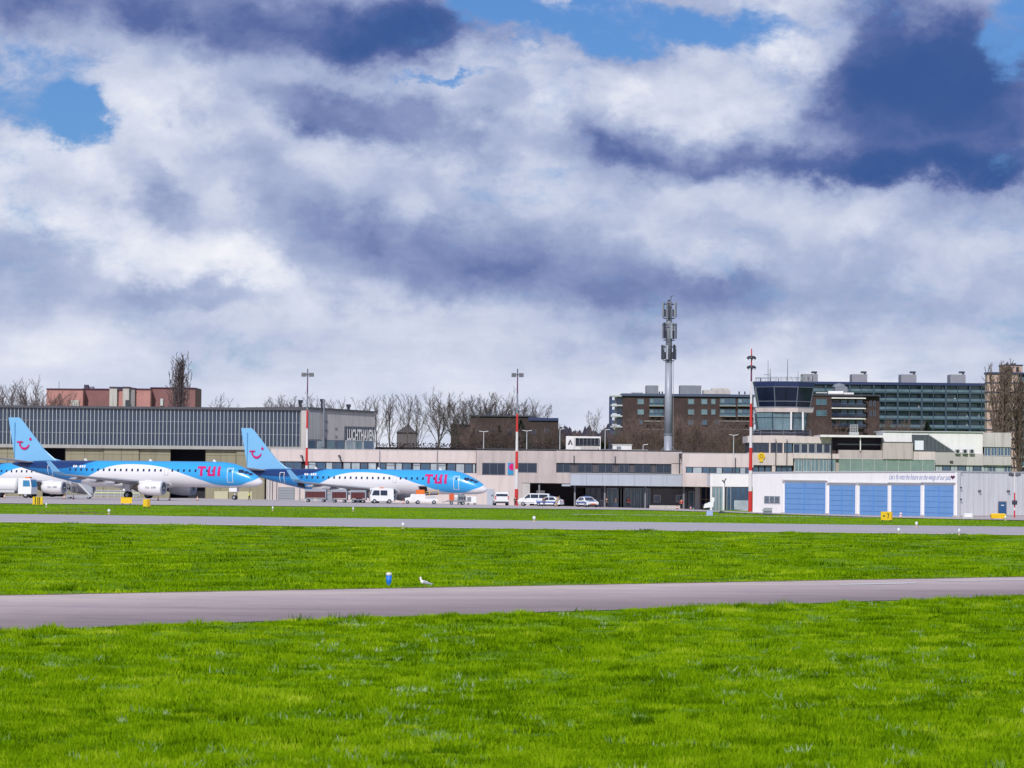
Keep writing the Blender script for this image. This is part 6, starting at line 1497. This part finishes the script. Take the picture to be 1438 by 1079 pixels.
# traffic cones
def cone(x, Y, label, m_=mat('faded_orange', (.62, .25, .16), .7)):
    t = thing('traffic_cone', label, 'cone', apron_at(x, Y), 'traffic cones round the airliners', local=True)
    MB().lathe([(.15, .04), (.13, .08), (.04, .55), (.02, .6)], 12).build('cone', m_, t); MB().box(-.2, .2, -.2, .2, 0, .04).build('base', rubber, t); MB().lathe([(.108, .22), (.082, .36)], 12).build('band', white, t)
cone(6, 440, 'orange cone beside the fuel tanker at the left edge'); cone(90, 440, 'orange cone behind the passenger stairs'); cone(103, 428, 'orange cone in front of the passenger stairs')
cone(238, 432, 'pale orange cone just right of the near engine of the left airliner'); cone(222, 415, 'orange cone under the near engine of the left airliner'); cone(277, 440, 'cone standing alone in front of the dark hangar opening'); cone(566, 434, 'cone left of the small tow tractor')
# far-side things on the grass to the right
t = thing('wind_sensor', 'grey-blue instrument cabinet standing on the grass by the white garage window', 'cabinet', apron_at(1078, 270, 0), local=True)
MB().box(-.35, .35, -.25, .25, .12, .5).build('cabinet', greym, t); MB().hexa([(-.5, -.3, .35), (.3, -.3, .35), (.3, .3, .35), (-.5, .3, .35)], [(-.25, -.3, .62), (.4, -.3, .62), (.4, .3, .62), (-.25, .3, .62)]).build('sloped_lid', steel, t); MB().box(-.45, .45, -.3, .3, 0, .12).build('foot', darkm, t)
t = thing('signal_unit', 'pale blue and white signal unit on a post in the grass before the glazed annexe', 'signal unit', apron_at(997, 262, 0), local=True)
MB().box(-.28, .22, -.2, .2, .0, .42).build('lower_cabinet', mat('pale_blue_box', (.30, .42, .62), .5), t); MB().tube((-.05, 0, .4), (-.05, 0, .75), .05, n=6).build('post', greym, t)
MB().hexa([(-.55, -.2, .62), (.25, -.2, .72), (.25, .2, .72), (-.55, .2, .62)], [(-.45, -.2, .95), (.3, -.2, 1.25), (.3, .2, 1.25), (-.45, .2, .95)]).build('lamp_housing', vwhite, t); MB().lathe([(.13, -.62), (.16, -.56), (.16, -.4)], 12, (0, 0, .76), 'X').build('lens', dark, t); MB().box(.1, .35, -.15, .15, 1.2, 1.5).build('visor', vwhite, t)
t = thing('lamp_post', 'thin grey lamp post with a dark angled head before the glazed annexe', 'lamp post', apron_at(1017.5, 280, 0), local=True)
MB().tube((0, 0, 0), (0, 0, 2.7), .05, .04, 8).build('pole', steel, t); MB().tube((0, 0, 2.65), (-.22, 0, 2.9), .06, n=6).tube((-.05, 0, 2.75), (.12, 0, 3.05), .05, n=6).build('lamp_head', darkm, t); MB().hexa([(-.55, -.2, 0), (.05, -.2, 0), (.05, .2, 0), (-.55, .2, 0)], [(-.35, -.2, .22), (.05, -.2, .12), (.05, .2, .12), (-.35, .2, .22)]).build('foot', darkm, t)
t = thing('grit_box', 'yellow grit container with sloping lid by the blue side door', 'container', apron_at(1401.5, 262, 0), local=True)
MB().hexa([(-.55, -.3, .12), (.55, -.3, .12), (.55, .3, .12), (-.55, .3, .12)], [(-.62, -.35, .42), (.62, -.35, .42), (.62, .35, .42), (-.62, .35, .42)]).build('tub', yellow, t); MB().hexa([(-.64, -.37, .42), (.64, -.37, .42), (.64, .37, .42), (-.64, .37, .42)], [(-.5, -.3, .52), (.5, -.3, .52), (.5, .3, .52), (-.5, .3, .52)]).build('lid', yellow, t)
for s in (-.45, .45): MB().box(s-.05, s+.05, -.3, .3, 0, .12).build('foot', darkm, t)
t = thing('steel_rack', 'low white steel rack on the grass at the garage corner', 'rack', apron_at(1359.5, 264, 0), local=True)
m = MB()
for sx in (-.38, .38):
    for sy in (-.2, .2): m.box(sx-.025, sx+.025, sy-.025, sy+.025, 0, .62)
m.box(-.38, .38, -.2, .2, .06, .11).box(-.38, .38, -.22, -.18, .14, .2); m.build('frame', lframe, t); MB().box(-.33, .33, -.17, .17, .11, .5).build('panel', vwhite, t)
# red-white post by the doors
t = thing('marker_post', 'short pink and white post in front of the third blue garage door', 'post', apron_at(1265, 262, 0), local=True)
for k, c in enumerate((redp, white, redp, white)): MB().tube((0, 0, .11*k), (0, 0, .11*(k+1)), .10, n=10).build('band', mat('faded_red', (.55, .25, .25), .6) if c is redp else c, t)
# movement area signs
def guidance(x, Y, label, w2, h2, sym, faces=2, rz=0):
    t = thing('guidance_sign', label, 'sign', apron_at(x, Y, 0) if Y > 210 else G(x, Y), 'yellow taxiway guidance signs', local=True, rz=rz)
    MB().box(-w2, w2, -.12, .12, .14, .14+h2).build('sign_box', yellow, t)
    for s in (-.7, .7): MB().box(s*w2-.04, s*w2+.04, -.06, .06, 0, .14).build('leg', darkm, t)
    sym(t, w2, h2); return t
def sym_stripes(t, w2, h2):
    for k in (-.55, -.05, .3): MB().box(w2*k, w2*(k+.2), -.135, -.121, .16, .12+h2).build('stripe', mat('olive_black', (.05, .05, .01), .7), t)
def sym_none(t, w2, h2): MB().box(-w2*.9, w2*.9, -.13, -.121, .14+h2*.9, .14+h2*.96).build('edge', mat('sign_amber', (.55, .30, .01), .6), t)
def sym_side(t, w2, h2): MB().box(w2*.15, w2*.96, -.135, -.121, .16, .12+h2).build('side_panel', mat('sign_amber', (.55, .30, .01), .6), t)
def sym_mark(t, w2, h2):
    bk = mat('sign_black', (.02, .02, .02), .6); z = .14+h2*.5
    MB().box(-w2*.62, -w2*.3, -.135, -.121, z-.06, z+.05).build('arrow', bk, t)
    m = MB(); m.box(w2*.05, w2*.4, -.135, -.121, z+.12, z+.18).box(w2*.28, w2*.4, -.135, -.122, z-.02, z+.12).box(w2*.18, w2*.3, -.135, -.122, z-.18, z-.02); m.build('digit', bk, t); MB().box(w2*.78, w2*1.0, -.136, -.121, .15, .13+h2).build('side_panel', mat('sign_amber', (.55, .30, .01), .6), t)
guidance(53, 282, 'yellow sign with dark vertical bars at the far left of the grass strip', .44, .68, sym_stripes)
guidance(177.5, 300, 'plain yellow sign under the main wheels of the left airliner', .52, .56, sym_none)
guidance(206, 275, 'narrow amber sign below the near engine of the left airliner', .30, .64, sym_side)
guidance(1245, 236, 'yellow sign with a black symbol and digit on the grass before the garage doors', .42, .62, sym_mark)
# runway and taxiway edge lights
def edge_light(x, row, label, big=1.0):
    p = W(x, row, 100); k = (0-H0)/(p.z-H0); p = Vector((0, 0, H0))+(p-Vector((0, 0, H0)))*k
    t = thing('edge_light', label, 'runway light', (p.x, p.y, .01), 'runway edge lights', local=True)
    MB().lathe([(.13*big, .0), (.12*big, .05), (.05*big, .07), (.05*big, .16)], 12).build('base', mat('light_base', (.55, .40, .30), .7), t)
    MB().lathe([(.07*big, .15), (.11*big, .18), (.12*big, .30), (.08*big, .36), (.01, .38)], 12).build('dome', lampglass, t, smooth=True)
for x, r_, lb, bg in ((566, 743.5, 'white edge light on the near runway side left of the middle', 1), (1262, 751, 'white edge light on the near runway side below the yellow digit sign', 1), (153, 722.5, 'white edge light on the far runway side below the left airliner', 1.3), (750, 733, 'white edge light on the far runway side below the parked vans', 1.2),
                  (1287, 741, 'white edge light on the far runway side right of the yellow digit sign', 1), (1412, 731.5, 'small white light beside the yellow grit container', .9), (65, 713, 'small white light right of the barred yellow sign', .8), (383, 718, 'small white light on the grass strip beneath the grey garage door', .8), (496, 719, 'small white light on the grass strip below the baggage carts', .8), (1347, 752, 'small white light on the near runway side at the right', .7)):
    edge_light(x, r_, lb, bg*.75)
# blue edge marker by the near taxiway
def gp(x, row):
    p = W(x, row, 100); k = (0-H0)/(p.z-H0); return Vector((0, 0, H0))+(p-Vector((0, 0, H0)))*k
p = gp(546, 823.5); t = thing('taxiway_marker', 'small blue cylinder marker with white top at the grass edge', 'marker', (p.x, p.y, 0), local=True)
MB().lathe([(.045, 0), (.05, .06), (.075, .12), (.085, .31)], 16).build('sleeve', bmark, t, smooth=True); MB().lathe([(.083, .31), (.085, .37), (.06, .395), (.01, .40)], 16).build('cap', white, t, smooth=True)
# plastic-sized stub post near the white light far right is part of the lights above

# ================================================================== gull
def skinned(name, verts, edges, rad, m, parent=None, sub=2, root=0):
    me = bpy.data.meshes.new(name); me.from_pydata(verts, edges, []); o = bpy.data.objects.new(name, me); COL.objects.link(o)
    md = o.modifiers.new('skin', 'SKIN'); sv_ = me.skin_vertices[0].data
    for k, r in enumerate(rad): sv_[k].radius = r if isinstance(r, tuple) else (r, r); sv_[k].use_root = (k == root)
    ss = o.modifiers.new('sub', 'SUBSURF'); ss.levels = sub; ss.render_levels = sub
    dg = bpy.context.evaluated_depsgraph_get(); dg.update(); ev = o.evaluated_get(dg); nm_ = bpy.data.meshes.new_from_object(ev)
    bpy.data.objects.remove(o); nm_.materials.clear(); nm_.materials.append(m); nm_.polygons.foreach_set('use_smooth', [True]*len(nm_.polygons))
    r_ = bpy.data.objects.new(name, nm_); COL.objects.link(r_)
    if parent: r_.parent = parent; OFF[r_.name] = (0, 0, 0)
    return r_
p = gp(597, 825); t = thing('gull', 'white gull with pale grey wings sitting at the taxiway edge, facing left', 'bird', (p.x, p.y, 0), local=True)
skinned('body', [(-.155, 0, .30), (-.135, 0, .27), (-.125, 0, .22), (-.10, 0, .16), (-.03, 0, .13), (.06, 0, .125), (.13, 0, .10), (.21, 0, .075)], [(k, k+1) for k in range(7)], [(.022, .022), .035, .032, .052, .062, .052, (.030, .028), (.012, .03)], feather, t, 2, 4)
for s in (-1, 1):
    skinned('wing', [(-.07, s*.045, .155), (0, s*.058, .145), (.09, s*.045, .115), (.19, s*.02, .10), (.235, s*.012, .105)], [(k, k+1) for k in range(4)], [(.02, .035), (.02, .045), (.018, .034), (.010, .016), (.005, .006)], featherg, t, 2, 1)
    MB().tube((-.01, s*.025, .08), (-.005, s*.025, 0), .006, n=5).box(-.04, .005, s*.02, s*.045, 0, .005).build('leg', mat('leg_red', (.4, .08, .04), .6), t); MB().lathe([(.001, -.004), (.006, 0), (.001, .004)], 8, (-.16, s*.028, .283), 'Y').build('eye', dark, t)
MB().tube((-.165, 0, .272), (-.215, 0, .262), .010, .003, 6).build('beak', mat('beak_orange', (.5, .18, .03), .5), t)

# ================================================================== people
def person(x, Y, label, rz, top, legs_m, pose='stand', scale=1.0, hair=hairm, vest=None, loc=None):
    p = loc or apron_at(x, Y, .06); t = thing('person', label, 'person', p, local=True, rz=rz); t.scale = (scale,)*3
    st = {'stand': (.06, -.06, .06, .02), 'walk': (.28, -.26, .30, .10), 'bend': (.1, -.1, .2, .0)}[pose]
    lean_ = .35 if pose == 'bend' else 0
    hip = (0, 0, .92); ch = (.02+lean_*.6, 0, 1.36-lean_*.15); nk = (.02+lean_, 0, 1.50-lean_*.25); hd_ = (.04+lean_*1.15, 0, 1.66-lean_*.3)
    V = [hip, (0.01+lean_*.25, 0, 1.12), ch, nk, hd_, (.05+lean_*1.2, 0, 1.74-lean_*.3)]; E = [(0, 1), (1, 2), (2, 3), (3, 4), (4, 5)]; Rr = [(.15, .12), (.13, .11), (.17, .11), .06, (.085, .095), (.06, .07)]
    V[0] = hip
    for i, s in enumerate((-1, 1)):
        f = st[i]; b0 = len(V); V += [(0, s*.10, .86), (f*.55, s*.11, .48), (f*.9-.02, s*.12, .09), (f*.9+.16, s*.13, .04)]; E += [(0, b0), (b0, b0+1), (b0+1, b0+2), (b0+2, b0+3)]; Rr += [.095, .065, .048, .035]
        b0 = len(V); a = -f*.8; V += [(ch[0], s*.20, ch[2]+.05), (ch[0]+a*.5-.02, s*.25, 1.13-lean_*.1), (ch[0]+a+.08, s*.25, .90), (ch[0]+a+.12, s*.25, .81)]; E += [(2, b0), (b0, b0+1), (b0+1, b0+2), (b0+2, b0+3)]; Rr += [.065, .048, .036, .042]
    skinned('body', V, E, Rr, skin, t, 1)
    JV = [V[0], V[1], V[2]]; JE = [(0, 1), (1, 2)]; JR = [(.17, .14), (.155, .13), (.19, .13)]
    for i in range(2):
        b_ = 10+8*i; k = len(JV); JV += [V[b_], V[b_+1], V[b_+2]]; JE += [(2, k), (k, k+1), (k+1, k+2)]; JR += [.082, .064, .05]
    skinned('jacket', JV, JE, JR, vest or top, t, 1)
    LV = [(0, 0, .95)]; LE = []; LR = [(.165, .135)]
    for i in range(2):
        b_ = 6+8*i; k = len(LV); LV += [V[b_], V[b_+1], (V[b_+2][0], V[b_+2][1], .14)]; LE += [(0, k), (k, k+1), (k+1, k+2)]; LR += [.11, .082, .068]
    skinned('trousers', LV, LE, LR, legs_m, t, 1)
    h = V[4]; MB().lathe([(.02, .13), (.07, .11), (.098, .05), (.10, -.01), (.09, -.05)], 10, (h[0]-.02, 0, h[2])).build('hair', hair, t, smooth=True)
    return t
person(350, 452, 'man in dark clothes and a yellow vest walking beside the left airliner nose', R(175), cloth, cloth, 'walk', .72, vest=hivis)
person(723.5, 450, 'person in dark clothes standing at the foot of the tall terminal mast', R(90), cloth, cloth, 'stand', .75)
person(781.5, 452, 'person in a beige coat bending by the rear of the small police car', R(10), clothb, clothb, 'bend', .95)
person(764, 446, 'person in denim standing between the passenger van and the police car', R(-90), cloth, clothj, 'stand', .78)
person(852, 470, 'person in black standing near dark luggage before the glazed doors', R(-90), cloth, cloth, 'stand', .85)
person(865, 470, 'person with brown jacket and jeans before the glazed doors', R(180), mat('brown_jacket', (.22, .13, .08), .9), clothj, 'walk', .85)
person(882.5, 520, 'person in a red coat just inside the glazed entrance doors', R(-90), clothr, cloth, 'stand', 1.0, loc=Vector((W(882.5, 700, 530.5).x, 530.5, G(882, 528).z)))
person(957, 500, 'person in a red jacket by the single glazed door right of the counter', R(-90), clothr, cloth, 'stand', .95)
for x, lb in ((845, 'dark suitcase by the person in black before the glazed doors'), (694.5, 'dark suitcase beside the small white delivery van')):
    t = thing('suitcase', lb, 'suitcase', apron_at(x, 466), local=True); MB().box(-.25, .25, -.16, .16, .06, .75).build('shell', cloth, t); MB().tube((-.15, 0, .75), (-.15, 0, 1.05), .02, n=5).tube((.15, 0, .75), (.15, 0, 1.05), .02, n=5).tube((-.15, 0, 1.05), (.15, 0, 1.05), .02, n=5).build('handle', greym, t)
    for s in (-.2, .2): MB().lathe([(.03, -.03), (.06, 0), (.03, .03)], 8, (s, 0, .06), 'Y').build('wheel', rubber, t)
for x, Y_, lb in ((930, 500, 'left one of the two grey screens above the white counter'), (960, 500, 'right one of the two grey screens above the white counter')):
    pass
cone(951, 495, 'red cone by the right end of the white counter', clothr); cone(970, 495, 'red cone before the dark timber framed doors', clothr)
